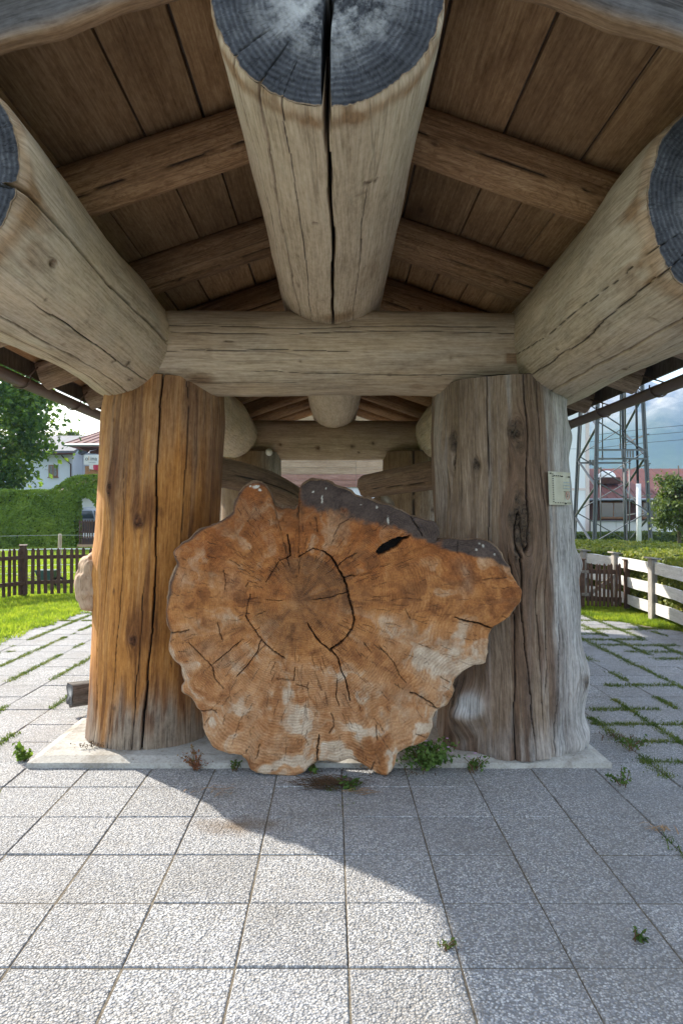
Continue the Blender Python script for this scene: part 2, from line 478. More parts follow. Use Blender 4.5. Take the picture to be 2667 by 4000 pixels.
    for side, on in enumerate(ends):
        if not on: continue
        row = 0 if side == 0 else nz - 1
        nr = max(4, nth // 8)
        fr = np.linspace(1, 0, nr + 1)[:-1]
        rim = np.stack([Rr[row] * ct[row], Rr[row] * st_[row]], -1)
        pts = rim[None] * fr[:, None, None]
        zz = 0.004 * vnoise(pts[..., 0] * 14, pts[..., 1] * 14, seed, seed + 9)
        sgn = 1 if side == 0 else -1
        z0 = 0 if side == 0 else L
        cc = np.zeros(pts.shape[:2])
        zo = sgn * (zz - .003)
        if side == 0:
            for (tc, w, dep) in capcr:
                dx, dy = math.cos(tc), math.sin(tc)
                al = pts[..., 0] * dx + pts[..., 1] * dy
                pe = np.abs(-pts[..., 0] * dy + pts[..., 1] * dx + .010 * vnoise(al * 7, 1.3, 0, 3))
                ww = np.where(al > 0, w * .95, w * .6) * (1 if dep > .05 else .45)
                pr = np.clip(1.35 - pe / ww, 0, 1) * sstep(-1.2 * r0, -.9 * r0, al)
                if dep < .05: pr = pr * sstep(.45 * r0, .8 * r0, al)
                zo = zo + sgn * dep * 1.1 * sstep(0, .8, pr)
                cc = np.maximum(cc, sstep(.15, .75, pr))
        Vc = np.concatenate([pts + np.array([bx[row, 0], by[row, 0]]), (z0 + zo)[..., None]], -1).reshape(-1, 3)
        Ac = np.stack([np.repeat(fr[:, None], nth, 1), np.zeros_like(cc), cc, np.zeros_like(cc)], -1).reshape(-1, 4)
        Vc = np.vstack([Vc, [[bx[row, 0], by[row, 0], z0 + sgn * .002]]]); Ac = np.vstack([Ac, [[0, 0, 0, 0]]])
        i, j = np.meshgrid(np.arange(nr - 1), np.arange(nth), indexing='ij'); jn = (j + 1) % nth
        q = np.stack([i * nth + j, (i + 1) * nth + j, (i + 1) * nth + jn, i * nth + jn], -1).reshape(-1, 4) + base
        jj = np.arange(nth)
        tr = np.stack([(nr - 1) * nth + jj, np.full(nth, nr * nth), (nr - 1) * nth + (jj + 1) % nth], -1) + base
        if side == 1: q = q[:, ::-1]; tr = tr[:, ::-1]
        VV.append(Vc); AA.append(Ac); GC.append(Vc); QQ.append(q); TTri.append(tr); base += len(Vc)
    Qa = np.vstack(QQ); Ta = np.vstack(TTri) if TTri else np.zeros((0, 3), int)
    mi = np.concatenate([np.zeros(nq), np.ones(len(Qa) - nq), np.ones(len(Ta))])
    me = raw_mesh(name, np.vstack(VV), Qa, Ta, (mat, cap), mi, smooth=True)
    set_col(me, 'wts', np.vstack(AA))
    ga = me.attributes.new('gco', 'FLOAT_VECTOR', 'POINT'); ga.data.foreach_set('vector', np.vstack(GC).astype(np.float32).ravel())
    o = mobj(name, me, M, parent)
    if label: o['label'] = label
    return o

# ------------------------------------------------------------------ log shelter
shelter = thing('log_shelter', (0, 4.3, 0), 'open log shelter of massive round timbers with a low gabled roof', 'shelter')
PADZ = .055
YB1, YB2, YEND = 4.78, 10.1, 12.5

# concrete base strip under the front pillars and another under the rear ones
M_CONC = Mat('cast_concrete', .9, .2)
_p = M_CONC.pos()
_n = M_CONC.math('ADD', M_CONC.math('MULTIPLY', M_CONC.noise(_p, 2.2, 6, .65), .6), M_CONC.math('MULTIPLY', M_CONC.noise(_p, 60, 3, .6), .4))
M_CONC.col(M_CONC.ramp(_n, [(.33, (.30, .285, .255)), (.5, (.46, .445, .41)), (.66, (.58, .565, .53))]))
_c = M_CONC.ramp(_n, [(.33, (.27, .255, .225)), (.5, (.42, .405, .37)), (.66, (.54, .525, .49))])
_c = M_CONC.mix(M_CONC.mr(M_CONC.noise(_p, 3.5, 7, .7), .50, .70, 0, .75), _c, (.15, .12, .085))
_c = M_CONC.mix(M_CONC.mr(M_CONC.noise(_p, 26, 4, .7), .60, .72, 0, .7), _c, (.10, .08, .055))
M_CONC.col(_c)
M_CONC.bump(M_CONC.noise(_p, 110, 4, .7), .004)
M_CONC = M_CONC.m
def pad(x0, x1, y0, y1):
    nx, ny = 60, 18
    xs = np.linspace(x0, x1, nx); ys = np.linspace(y0, y1, ny)
    X, Y = np.meshgrid(xs, ys)
    edge = np.minimum(np.minimum(X - x0, x1 - X), np.minimum(Y - y0, y1 - Y))
    Zt = np.where(edge < 1e-6, PADZ - .022, PADZ + .003 * fbm(X * 3, Y * 3, 0, 4))
    Xo = X + np.where(edge < 1e-6, .0, 0) + .004 * vnoise(X * 9, Y * 9, 0, 8)
    Yo = Y + .006 * vnoise(X * 7, Y * 7, 3, 8)
    V = np.stack([Xo, Yo, Zt], -1).reshape(-1, 3)
    i, j = np.meshgrid(np.arange(ny - 1), np.arange(nx - 1), indexing='ij')
    Q = np.stack([i * nx + j, i * nx + j + 1, (i + 1) * nx + j + 1, (i + 1) * nx + j], -1).reshape(-1, 4)
    ring = [k for k in range(nx)] + [r * nx + nx - 1 for r in range(1, ny)] + [(ny - 1) * nx + k for k in range(nx - 2, -1, -1)] + [r * nx for r in range(ny - 2, 0, -1)]
    base = len(V)
    low = V[ring].copy(); low[:, 2] = -.04
    V = np.vstack([V, low]); n = len(ring)
    S = np.array([(ring[k], base + k, base + (k + 1) % n, ring[(k + 1) % n]) for k in range(n)])
    return mobj('concrete_base', raw_mesh('concrete_base', V, np.vstack([Q, S]), mats=(M_CONC,)), None, shelter)
pad(-1.95, 1.77, 4.30, 5.62)
pad(-1.95, 1.77, 9.5, 10.75)

# front left pillar: warm orange spruce, grey at foot and head
def left_extra(TH, Z, Rr, grey, stain, kn):
    ct, st_ = np.cos(TH), np.sin(TH)
    Rr = Rr + .014 * np.exp(-(Z / .16) ** 1.3) * (1 + .5 * np.cos(3 * TH + 1)) - .02 * sstep(2.25, 2.5, Z)
    nz_ = fbm(ct * 2.2, st_ * 2.2, Z * 1.1, 3, 4)
    fl = fbm(ct * 8, st_ * 8, Z * .5, 13, 4)
    ff = fbm(ct * 22, st_ * 22, Z * 1.2, 14, 3)
    d = (TH - R_(262) + np.pi) % (2 * np.pi) - np.pi          # left of the middle is negative
    side = sstep(.08, .80, d + .20 * fl + .14 * nz_)
    high = sstep(1.55, 2.15, Z + .22 * nz_ + .18 * fl)
    foot = sstep(.46, .10, Z + .18 * nz_ + .10 * fl)
    grey = np.clip(foot + high * (.30 + .35 * side + .25 * nz_) + .30 * sstep(.3, .8, fl) * sstep(.9, 1.6, Z) + .25 * sstep(.45, .8, ff), 0, 1)
    stain = np.clip(side * (.62 + .35 * nz_ + .2 * fl) * (1 - .35 * high) + .40 * sstep(.34, .8, fl + .3 * nz_) + .32 * high * (.6 + nz_) + .15 * sstep(.3, .8, ff), 0, 1)
    for th_, zz_, ra, rz, kk in ((272, 1.66, .10, .12, .55), (268, 1.57, .12, .09, .45), (267, .80, .07, .12, .55), (238, 1.83, .07, .10, .4), (285, .78, .2, .14, .5), (283, .45, .14, .16, .5)):
        dd = (TH - R_(th_) + np.pi) % (2 * np.pi) - np.pi
        stain = np.clip(stain + kk * np.exp(-((dd * .45 / ra) ** 2 + ((Z - zz_) / rz) ** 2)) * (1 + .8 * fl + .5 * ff), 0, 1)
    black = sstep(.10, .55, fbm(ct * 6, st_ * 6, Z * 1.3, 31, 4) + .25 * ff) * sstep(.62, .30, Z + .1 * nz_) * sstep(.02, .2, Z) + .6 * sstep(-.55, -.8, d) * sstep(.7, .3, Z + .15 * fl)
    stain = np.clip(stain * (1 - .75 * foot) + .75 * black, 0, 1)
    return Rr, grey, stain, kn
log('pillar', (-1.335, 4.93, PADZ - .01), (-1.215, 4.93, 2.56), .445, .44, shelter, W_PILL, E_GREY, nth=380, nz=320, seed=2, oval=.015, lump=.012,
    dense=(.45, R_(262)), extra=left_extra, ends=(False, True), label='warm orange brown pillar with a burl low on its side',
    cracks=[(283, 0, 1, .010, .06, .07, 4), (252, .0, .8, .003, .010, .07, 6), (300, .2, 1, .003, .012, .08, 7), (236, .3, .9, .004, .012, .06, 8), (272, 0, .5, .004, .012, .06, 9), (230, 0, .45, .004, .01, .07, 19)],
    knots=[(267, 1.53, .055, .075, .010, 1.0), (267, 1.55, .13, .18, .014, 0), (268, .74, .045, .055, .016, 1.0), (268, .76, .13, .14, .014, 0), (238, 1.73, .035, .065, .014, 1.0), (238, 1.73, .10, .15, .02, 0),
           (192, 1.14, .16, .20, .035, 0), (214, 1.14, .06, .2, .02, 0),
           (243, .86, .20, .3, .02, 0), (283, 1.6, .035, .05, .006, .5), (252, .28, .02, .03, .006, .5), (226, 1.2, .05, .2, .015, 0), (247, 1.05, .015, .04, .004, .6), (232, .95, .014, .02, .003, .6), (236, 2.2, .015, .02, .004, .7)])

# the burl on its side
bm = bmesh.new(); bmesh.ops.create_icosphere(bm, subdivisions=5, radius=1)
co = np.array([v.co[:] for v in bm.verts])
rad = 1 + .12 * fbm(co[:, 0] * 1.6 + 3, co[:, 1] * 1.6, co[:, 2] * 1.6, 5, 3) + .045 * fbm(co[:, 0] * 5, co[:, 1] * 5, co[:, 2] * 2.5, 9, 3) - .13 * np.exp(-((co[:, 2] - .36 + .12 * co[:, 0]) / .13) ** 2) + .10 * np.exp(-((co[:, 2] - .62) / .22) ** 2)
co2 = co * rad[:, None] * np.array([.125, .15, .20]); co2[:, 0] += .02 * co[:, 2]
for v, c_ in zip(bm.verts, co2): v.co = c_
me = bpy.data.meshes.new('burl'); bm.to_mesh(me); bm.free()
me.polygons.foreach_set('use_smooth', np.ones(len(me.polygons), bool)); me.materials.append(W_BURL)
mobj('burl', me, Matrix.Translation((-1.70, 4.80, 1.14)), bpy.data.objects['pillar'])

# front right pillar: silvery grey and brown, knotted
def right_extra(TH, Z, Rr, grey, stain, kn):
    ct, st_ = np.cos(TH), np.sin(TH)
    nz_ = fbm(ct * 2.1, st_ * 2.1, Z * 1.0, 23, 4)
    fl = fbm(ct * 6.5, st_ * 6.5, Z * .55, 33, 4)
    Rr = Rr + .012 * np.exp(-(Z / .2) ** 1.5) * (1 + .8 * np.cos(4 * TH + .5)) + .024 * nz_ + .016 * fl * sstep(2.4, .4, Z) + .004 * fbm(ct * 18, st_ * 18, Z * 2.2, 36, 3)
    d = (TH - R_(270) + np.pi) % (2 * np.pi) - np.pi
    ff = fbm(ct * 20, st_ * 20, Z * 1.3, 34, 3)
    grey = np.clip(sstep(.22, .80, d + .22 * fl + .2 * nz_) + sstep(.30, .05, Z + .15 * fl) * .5 + .40 * sstep(.15, .6, fl + .3 * ff) + .25 * sstep(.3, .8, ff) - .15 * sstep(.2, -.6, d), 0, 1)
    ochre = sstep(2.1, 2.4, Z + .15 * fl)
    stain = np.clip(.85 * sstep(.05, .55, nz_ - .4 * fl + .25 * ff) * (1 - .75 * sstep(.35, .8, d)) + .45 * sstep(.25, -.5, d) * sstep(1.5, .5, Z) + .35 * sstep(.35, .8, ff) * (1 - sstep(.4, .9, d)), 0, 1)
    for th_, zz_, ra, rz, kk in ((259, 1.50, .06, .22, .6), (275, .75, .10, .35, .45), (290, 1.05, .03, .14, .6), (262, .35, .10, .22, .4), (225, .45, .12, .25, .55), (268, 1.86, .12, .10, .35)):
        dd = (TH - R_(th_) + np.pi) % (2 * np.pi) - np.pi
        stain = np.clip(stain + kk * np.exp(-((dd * .46 / ra) ** 2 + ((Z - zz_) / rz) ** 2)) * (1 + .7 * fl + .5 * ff), 0, 1)
    dd = (TH - R_(231) + np.pi) % (2 * np.pi) - np.pi
    e_ = np.exp(-(((dd * .46 / .085) ** 2 + ((Z - .34) / .09) ** 2) ** 2)); grey = np.maximum(grey, e_); stain = stain * (1 - e_)
    stain = stain * (1 - .7 * ochre)
    # tide marks near the foot
    tm = np.abs(Z - (.34 + .10 * fl + .05 * vnoise(ct * 20, st_ * 20, 0, 9)))
    stain = np.maximum(stain, .55 * sstep(.03, .0, tm) * sstep(-.1, .5, d))
    return Rr, grey, stain, kn
log('pillar', (1.235, 4.80, PADZ - .01), (1.175, 4.80, 2.52), .485, .452, shelter, W_PILG, E_GREY, nth=400, nz=330, seed=6, oval=.02, lump=.012,
    dense=(.45, R_(275)), extra=right_extra, ends=(False, True), label='silver grey and brown knotted pillar',
    cracks=[(274, 0, 1, .006, .03, .10, 14), (288, .15, 1, .006, .02, .10, 15), (262, 0, .6, .005, .02, .06, 16), (300, .0, .75, .004, .015, .10, 17), (250, .35, 1, .004, .015, .06, 18), (322, .2, .9, .004, .012, .1, 11), (282, .05, .5, .005, .02, .08, 12)],
    knots=[(272, 1.50, .20, .30, .06, 0), (271, 1.54, .10, .17, -.07, 1.0), (272, 1.44, .085, .11, -.05, 1.0), (269, 1.68, .04, .07, -.03, 1.0), (266, 1.33, .020, .11, -.015, 1.0), (271, 1.40, .07, .05, -.012, 1.0), (263, 1.55, .03, .1, -.02, .8),
           (268, 2.09, .13, .14, .035, 0), (268, 2.11, .075, .085, -.045, 1.0), (271, 2.01, .035, .05, -.02, .9),
           (209, 2.06, .14, .16, .03, 0), (212, 2.07, .07, .11, -.045, 1.0), (213, 1.93, .022, .09, -.02, .9),
           (236, 1.90, .035, .075, -.02, 1.0), (238, 1.98, .07, .08, .014, 0),
           (352, 1.22, .10, .09, .05, 0), (336, 1.18, .035, .035, .012, .5), (346, .46, .19, .17, .055, 0), (326, .45, .05, .09, .015, .7), (342, .08, .15, .08, .035, 0),
           (352, 2.10, .1, .10, .035, 0), (229, .33, .12, .12, .085, 0), (222, .22, .10, .10, .07, 0), (217, .46, .07, .08, .05, .4), (215, .58, .05, .04, .04, .35), (219, .36, .03, .17, -.02, .7), (228, .66, .04, .04, .02, .3),
           (265, .03, .2, .06, .02, 0), (315, .05, .16, .07, .02, 0), (290, .7, .012, .012, .003, .7), (262, .95, .01, .01, .003, .7)])
# rear pillars
for px_, sd in ((-1.22, 41), (1.19, 47)):
    log('pillar', (px_, YB2, PADZ - .01), (px_, YB2, 2.55), .47, .45, shelter, W_PILB, E_BROWN, nth=110, nz=90, seed=sd, oval=.02, lump=.02,
        ends=(False, True), extra=(lambda TH, Z, R, g, s, k: (R, np.clip(sstep(.2, .9, ((TH - R_(270) + np.pi) % (2 * np.pi) - np.pi) * 1.0) + .2 * fbm(np.cos(TH) * 5, np.sin(TH) * 5, Z, 5), 0, 1), s, k)),
        knots=[(300, 1.66, .09, .09, .06, 0), (300, 1.66, .05, .05, -.04, 1.0)], cracks=[(262, 0, 1, .012, .03, .1, 3)])

# ridge log with its long split
log('ridge_log', (-.012, 2.13, 3.255), (.035, YEND, 3.235), .372, .335, shelter, W_LOG, E_GREY, nth=480, nz=300, seed=1, oval=.012, lump=.010, dense=(.6, R_(92)), tpow=1.9,
    extra=lambda TH, Z, R, g, s, k: (R - .006 * sstep(.05, 0, Z), np.clip(.25 * sstep(.5, 1, np.cos(TH)) + .9 * sstep(.010, 0, Z + .004 * vnoise(np.cos(TH) * 9, np.sin(TH) * 9, 0, 5)) * 0, 0, 1),
        np.clip(.75 * sstep(.06, .0, np.abs(Z - .05 - .035 * np.abs(vnoise(np.cos(TH) * 8, np.sin(TH) * 8, 0, 7)))) + .65 * sstep(.16, .05, Z) * sstep(.0, .6, fbm(np.cos(TH) * 6, np.sin(TH) * 6, Z * 9, 3))
                + .8 * np.exp(-(((TH - R_(84)) * .36 / .11) ** 2 + ((Z - 2.25) / .10) ** 2) ** 2), 0, 1), k),
    cracks=[(90.5, 0, .42, .0125, .16, .018, 31), (127, 0, .5, .005, .03, .06, 32), (113, 0, .4, .0025, .006, .05, 33), (68, .02, .5, .0025, .006, .05, 35), (142, 0, .3, .004, .012, .05, 38)],
    knots=[(66, .55, .035, .03, -.006, .7), (60, .56, .02, .02, -.006, .8), (70, .62, .04, .025, -.004, .5), (101, .85, .02, .02, -.003, .7), (118, 1.3, .015, .015, -.003, .6), (122, 1.75, .02, .05, -.004, .55), (99, 1.9, .02, .02, -.003, .5), (60, 1.5, .015, .02, -.003, .5)])
# eaves purlins
def pur_extra(TH, Z, R, g, s, k):
    ct, st_ = np.cos(TH), np.sin(TH)
    n = fbm(ct * 4, st_ * 4, Z * 4, 5)
    R = R - .012 * sstep(.06, 0, Z) + .01 * np.sin(Z * 3.1 + ct)
    return R, np.clip(.15 + .25 * n, 0, .6), np.clip(.8 * sstep(.09, .0, np.abs(Z - .05 - .05 * n)) + .6 * sstep(.3, .7, n) * sstep(.5, .1, Z), 0, 1), k
log('eaves_purlin', (-1.47, 2.36, 2.825), (-1.46, YEND, 2.815), .39, .355, shelter, W_LOG, E_GREY, nth=300, nz=260, seed=4, oval=.025, lump=.020, dense=(.5, R_(60)), tpow=1.7, extra=pur_extra,
    cracks=[(78, 0, .35, .006, .025, .06, 51), (52, .02, .33, .004, .012, .08, 52), (12, 0, .4, .009, .05, .05, 53), (92, 0, .4, .005, .02, .05, 54), (108, 0, .5, .003, .010, .05, 56)],
    knots=[(58, 1.55, .03, .03, .006, .7), (52, 1.68, .035, .04, .008, .8), (63, 1.95, .028, .03, .006, .8), (30, .38, .03, .05, -.006, .9), (50, .5, .02, .02, .004, .5), (70, 1.0, .02, .02, .004, .6), (45, .95, .02, .02, .004, .5), (85, 1.9, .02, .02, .003, .5)])
log('eaves_purlin', (1.60, 2.60, 2.83), (1.545, YEND, 2.80), .425, .355, shelter, W_LOG, E_GREY, nth=300, nz=260, seed=9, oval=.025, lump=.022, dense=(.5, R_(120)), tpow=1.7, extra=pur_extra,
    cracks=[(114, 0, .30, .008, .04, .09, 61), (136, 0, .3, .004, .015, .1, 62), (94, .02, .4, .004, .012, .06, 63), (155, .0, .3, .003, .010, .08, 64)],
    knots=[(95, 1.0, .025, .03, .006, .8), (120, .3, .04, .02, -.005, .5), (140, 1.2, .02, .02, .004, .6), (118, .9, .03, .015, -.004, .4), (88, 1.3, .03, .03, .01, .6)])
# cross beams
log('cross_beam', (-1.52, YB1 - .02, 2.755), (1.55, YB1, 2.745), .292, .288, shelter, W_BEAM, E_GREY, nth=260, nz=220, seed=12, oval=.025, lump=.016, dense=(.4, R_(30)),
    extra=lambda TH, Z, R, g, s, k: (R, np.clip(.15 + .2 * fbm(np.cos(TH) * 3, np.sin(TH) * 3, Z * 2, 4), 0, 1),
        np.clip(.9 * np.exp(-(((TH - R_(48)) * .28 / .05) ** 2 + ((Z - .62) / .10) ** 2) ** 2) + .8 * np.exp(-(((TH - R_(52)) * .28 / .035) ** 2 + ((Z - .36) / .07) ** 2) ** 2)
                + .9 * sstep(.02, .0, np.maximum(np.abs(Z - 2.73) - .055, np.abs(TH - .12) * .28 - .075)) + .5 * np.exp(-(((TH - R_(60)) * .28 / .03) ** 2 + ((Z - 2.1) / .06) ** 2) ** 2), 0, 1), k),
    cracks=[(330 - 345, .1, 1, .0035, .010, .05, 71), (12, 0, .6, .003, .006, .04, 72), (40, .3, 1, .003, .006, .05, 73), (55, 0, .5, .003, .006, .04, 74), (-24, .05, .9, .004, .012, .04, 75)],
    knots=[(-2, .83, .012, .05, -.004, .8), (22, 1.3, .015, .015, .003, .7), (8, .7, .02, .03, .003, .4), (40, 1.9, .02, .03, .004, .6), (18, 2.3, .02, .02, .003, .5)])
log('cross_beam', (-1.52, YB2, 2.755), (1.55, YB2, 2.745), .29, .285, shelter, W_BEAM, E_BROWN, nth=100, nz=90, seed=15, oval=.02, lump=.012,
    knots=[(20, .75, .04, .04, .008, 1), (30, 1.3, .05, .05, .008, 1), (24, 1.8, .04, .05, .008, .9), (15, 2.1, .04, .04, .008, .9), (45, 1.9, .03, .03, 0, .9)])
# rafters, half hewn
PITCH = .345
ZB = 3.875                      # underside of the roof boards at the ridge line
RAFY = [2.33, 3.52, 4.80, 5.98, 7.15, 8.3, 9.45, 10.6, 11.55, 12.35]
XL, XR = -2.58, 2.70
cosP = 1 / math.sqrt(1 + PITCH ** 2)
for k, y in enumerate(RAFY):
    for sgn, xe in ((-1, XL), (1, XR)):
        y_ = y + (random.uniform(-.03, .03) if k else (-.04 if sgn > 0 else 0))
        rr = .132 + random.uniform(-.006, .008)
        zr = ZB - (rr - .012) / cosP
        a = Vector((0.03 * sgn, y_, zr - PITCH * .03)); b = Vector((xe, y_ + random.uniform(-.02, .02), zr - PITCH * abs(xe)))
        verge = (k == 0)
        if verge:                    # squared, waney-edged verge timber, its face gone grey
            shp = lambda TH: 1 / np.power(np.abs(np.cos(TH) / .30) ** 6 + np.abs(np.sin(TH)) ** 6, 1 / 6)
            front = 0.0 if sgn > 0 else math.pi
            ex = (lambda front: lambda TH, Z, R, g, s, q: (R + .009 * fbm(Z * 5, np.sin(TH) * 2, 1.0, 6) * sstep(.5, .9, np.sin(TH)),
                  np.clip(sstep(.10, .35, np.cos(TH - front) + .06 * vnoise(Z * 6, 0, 0, 3)), 0, 1), np.clip(.25 * sstep(.1, .35, np.cos(TH - front)) * (.62 + .3 * vnoise(Z * 3, np.sin(TH) * 6, 0, 5)), 0, .9), q))(front)
            log('rafter', a, b, rr * 1.08, rr * 1.08, shelter, W_VRG, E_GREY, nth=96, nz=110, seed=80 + k + sgn, shape=shp, lump=.006, oval=0, extra=ex)
        else:
            shp = lambda TH: np.minimum(1 / np.maximum(np.abs(np.cos(TH)), .01) * .93, 1.0)
            crk = [(random.uniform(20, 70) if sgn > 0 else random.uniform(110, 160), .05, .9, .005, .02, .04, 90 + k * 2 + sgn)] if k < 4 else []
            kn_ = [(random.uniform(10, 170), random.uniform(.3, 2.3), .025, .025, .004, .8) for _ in range(5)]
            log('rafter', a, b, rr, rr * .99, shelter, W_RAFT, E_BROWN, nth=80 if k < 4 else 40, nz=90 if k < 4 else 30, seed=100 + k * 3 + sgn, shape=shp, lump=.008, oval=.02, cracks=crk, knots=kn_,
                extra=lambda TH, Z, R, g, s, q: (R, np.clip(sstep(2.0, 2.75, Z) * .5, 0, 1), s, q))
# roof boards, laid between the rafters
TB = .026
for k in range(len(RAFY) - 1):
    y0, y1 = RAFY[k] - (.16 if k == 0 else 0) + .002, RAFY[k + 1] - .002 + (.16 if k == len(RAFY) - 2 else 0)
    for sgn, xe in ((-1, XL), (1, XR)):
        x = .0
        end = abs(xe) + .06
        while x < end - .05:
            w = random.choice((.2, .22, .24, .42, .40, .27)) if k else random.choice((.24, .3, .26, .43, .40))
            w = min(w, end - x)
            if end - x - w < .1: w = end - x
            gap = random.choice((.008, .012, .018))
            xa, xb = x + gap / 2, x + w - gap / 2
            dz = random.uniform(0, .006)
            za, zb = ZB - PITCH * xa + dz, ZB - PITCH * xb + dz + random.uniform(-.003, .003)
            # cross-section in (across, up), length along world Y
            L = y1 - y0
            cs = [(sgn * xa, za), (sgn * xb, zb), (sgn * (xb + .001), zb + TB), (sgn * (xa + .001), za + TB)]
            cxm, czm = sgn * (xa + xb) / 2, (za + zb) / 2
            loc = [(p[0] - cxm, -(p[1] - czm)) for p in cs]
            V = [(p[0], p[1], 0) for p in loc] + [(p[0], p[1], L) for p in loc]
            Q = [(0, 1, 2, 3), (7, 6, 5, 4), (0, 4, 5, 1), (1, 5, 6, 2), (2, 6, 7, 3), (3, 7, 4, 0)]
            if sgn > 0: Q = [q[::-1] for q in Q]
            me = raw_mesh('roof_board', V, Q, mats=(W_BOARD,))
            mobj('roof_board', me, axis_matrix((cxm, y0, czm), (cxm, y1, czm)), shelter)
            x += w
# covering above the boards, verge boards, gutters
M_SHING = plain('weathered_shingle', (.12, .09, .07), .9, .1, .3, 9)
for sgn, xe in ((-1, XL - .15), (1, XR + .15)):
    z0 = ZB + TB + .012; z1 = z0 - PITCH * abs(xe)
    box('eaves_light_stop', (.026, YEND + .1 - 2.12, .135), (xe + sgn * -.04, (YEND + 2.22) / 2, z1 - .055), W_DARK, shelter)  # board added to stop sunlight passing between gutter and roof edge
    extrude('roof_covering', [(0, 2.10, z0), (xe, 2.10, z1), (xe, 2.10, z1 + .05), (0, 2.10, z0 + .05)], (0, YEND + .2 - 2.10, 0), M_SHING, shelter)
W_VERGE = wood('verge_board_wood', (.12, .06, .03), (.24, .13, .065), (.34, .2, .1), grain=.8, hair=.6, wts=False)
for sgn, xe in ((-1, XL - .08), (1, XR + .08)):
    zc = ZB + .055
    a = Vector((0.02 * sgn, 2.085, zc)); b = Vector((xe, 2.085, zc - PITCH * abs(xe)))
    bar('verge_board', a, b, .028, .15, W_VERGE, shelter)
M_COPP = plain('brown_metal_gutter', (.085, .05, .035), .5, .5, .25, 5)
for sgn, gx, gz in ((-1, XL - .11, 2.775), (1, XR + .11, 2.70)):
    n = 14; V = []; Q = []
    ys = np.linspace(2.2, YEND + .15, 20)
    for y in ys:
        for j in range(n + 1):
            t = math.pi + math.pi * j / n
            V.append((gx + .075 * math.cos(t), y, gz + .075 * math.sin(t) + .02))
        for j in range(n, -1, -1):
            t = math.pi + math.pi * j / n
            V.append((gx + .070 * math.cos(t), y, gz + .070 * math.sin(t) + .02))
    m2 = 2 * (n + 1)
    for i in range(len(ys) - 1):
        for j in range(m2): Q.append((i * m2 + j, i * m2 + (j + 1) % m2, (i + 1) * m2 + (j + 1) % m2, (i + 1) * m2 + j))
    g = mobj('gutter', raw_mesh('gutter', V, Q, mats=(M_COPP,), smooth=True), None, shelter)
    for y in RAFY[1:]:
        pts = [(gx + .084 * math.cos(math.pi + math.pi * j / 10), y - .16, gz + .084 * math.sin(math.pi + math.pi * j / 10) + .02) for j in range(11)]
        pts.insert(0, (gx - .084 , y - .16, gz + .04)); pts.append((gx + .084, y - .16, gz + .05)); pts.append((gx - sgn * .15, y - .16, gz + .12))
        tube('bracket', pts, .007, M_COPP, g, 5)
# limbs built in behind the front pillars
log('brace_log', (-1.15, 5.0, 1.98), (.62, 8.6, .13), .135, .12, shelter, W_BRACE, E_BROWN, nth=70, nz=70, seed=55, bow=(0, -.6), lump=.012, cracks=[(10, .1, .9, .006, .02, .04, 5)])
log('brace_log', (.335, 6.6, 1.90), (1.32, 5.15, 2.02), .118, .14, shelter, W_BRACE, E_BROWN, nth=70, nz=60, seed=57, lump=.01, cracks=[(30, .1, .9, .005, .02, .04, 6)], knots=[(80, 1.35, .03, .03, .05, 0)])
log('brace_log', (.62, 7.6, 1.76), (-1.7, 9.2, .12), .13, .12, shelter, W_BRACE, E_BROWN, nth=50, nz=50, seed=59, lump=.012)
M_BULB = plain('frosted_bulb', (.75, .74, .7), .25, .5, .03)
bl = tube('lamp_bulb', [(-.93, YB2 - .33, 2.57), (-.925, YB2 - .36, 2.555), (-.92, YB2 - .39, 2.54), (-.912, YB2 - .43, 2.525), (-.907, YB2 - .45, 2.518)], [.03, .03, .05, .05, .02], M_BULB, shelter, 12)

# ------------------------------------------------------------------ the great tree slice
def cr(p): return (600 + .9439 * p[0], 1850 + .9441 * p[1])
SL_OUT = [(330,140),(340,105),(368,62),(400,42),(425,36),(455,48),(480,75),(492,105),(503,126),(520,137),(560,142),(584,145),(597,128),(600,100),(601,78),(612,48),(640,30),(675,26),(720,35),(780,62),(840,90),(900,112),(960,130),(1020,152),(1080,178),(1130,195),(1162,202),(1185,245),(1172,276),(1192,271),(1230,268),(1290,276),(1340,272),(1390,285),(1425,315),(1445,355),(1470,385),(1480,410),(1500,450),(1525,490),(1515,530),(1490,560),(1478,590),(1440,615),(1395,645),(1385,690),(1382,740),(1368,785),(1320,795),(1270,825),(1240,855),(1242,910),(1215,955),(1175,975),(1155,1010),(1155,1050),(1130,1100),(1090,1125),(1040,1140),(1010,1155),(1000,1190),(985,1230),(950,1252),(900,1228),(850,1195),(805,1180),(760,1195),(700,1190),(650,1210),(620,1240),(560,1258),(500,1250),(430,1240),(400,1225),(385,1190),(360,1165),(300,1155),(250,1130),(230,1100),(210,1060),(200,1000),(185,970),(160,925),(130,905),(122,880),(132,855),(110,800),(75,760),(62,720),(70,660),(55,600),(60,500),(75,440),(95,380),(80,330),(110,295),(160,262),(200,225),(250,205),(300,180),(325,160)]
SL_HOLE = [(918,325),(935,300),(965,280),(1000,265),(1030,262),(1063,253),(1050,266),(1030,275),(1010,300),(980,318),(950,330),(930,336)]
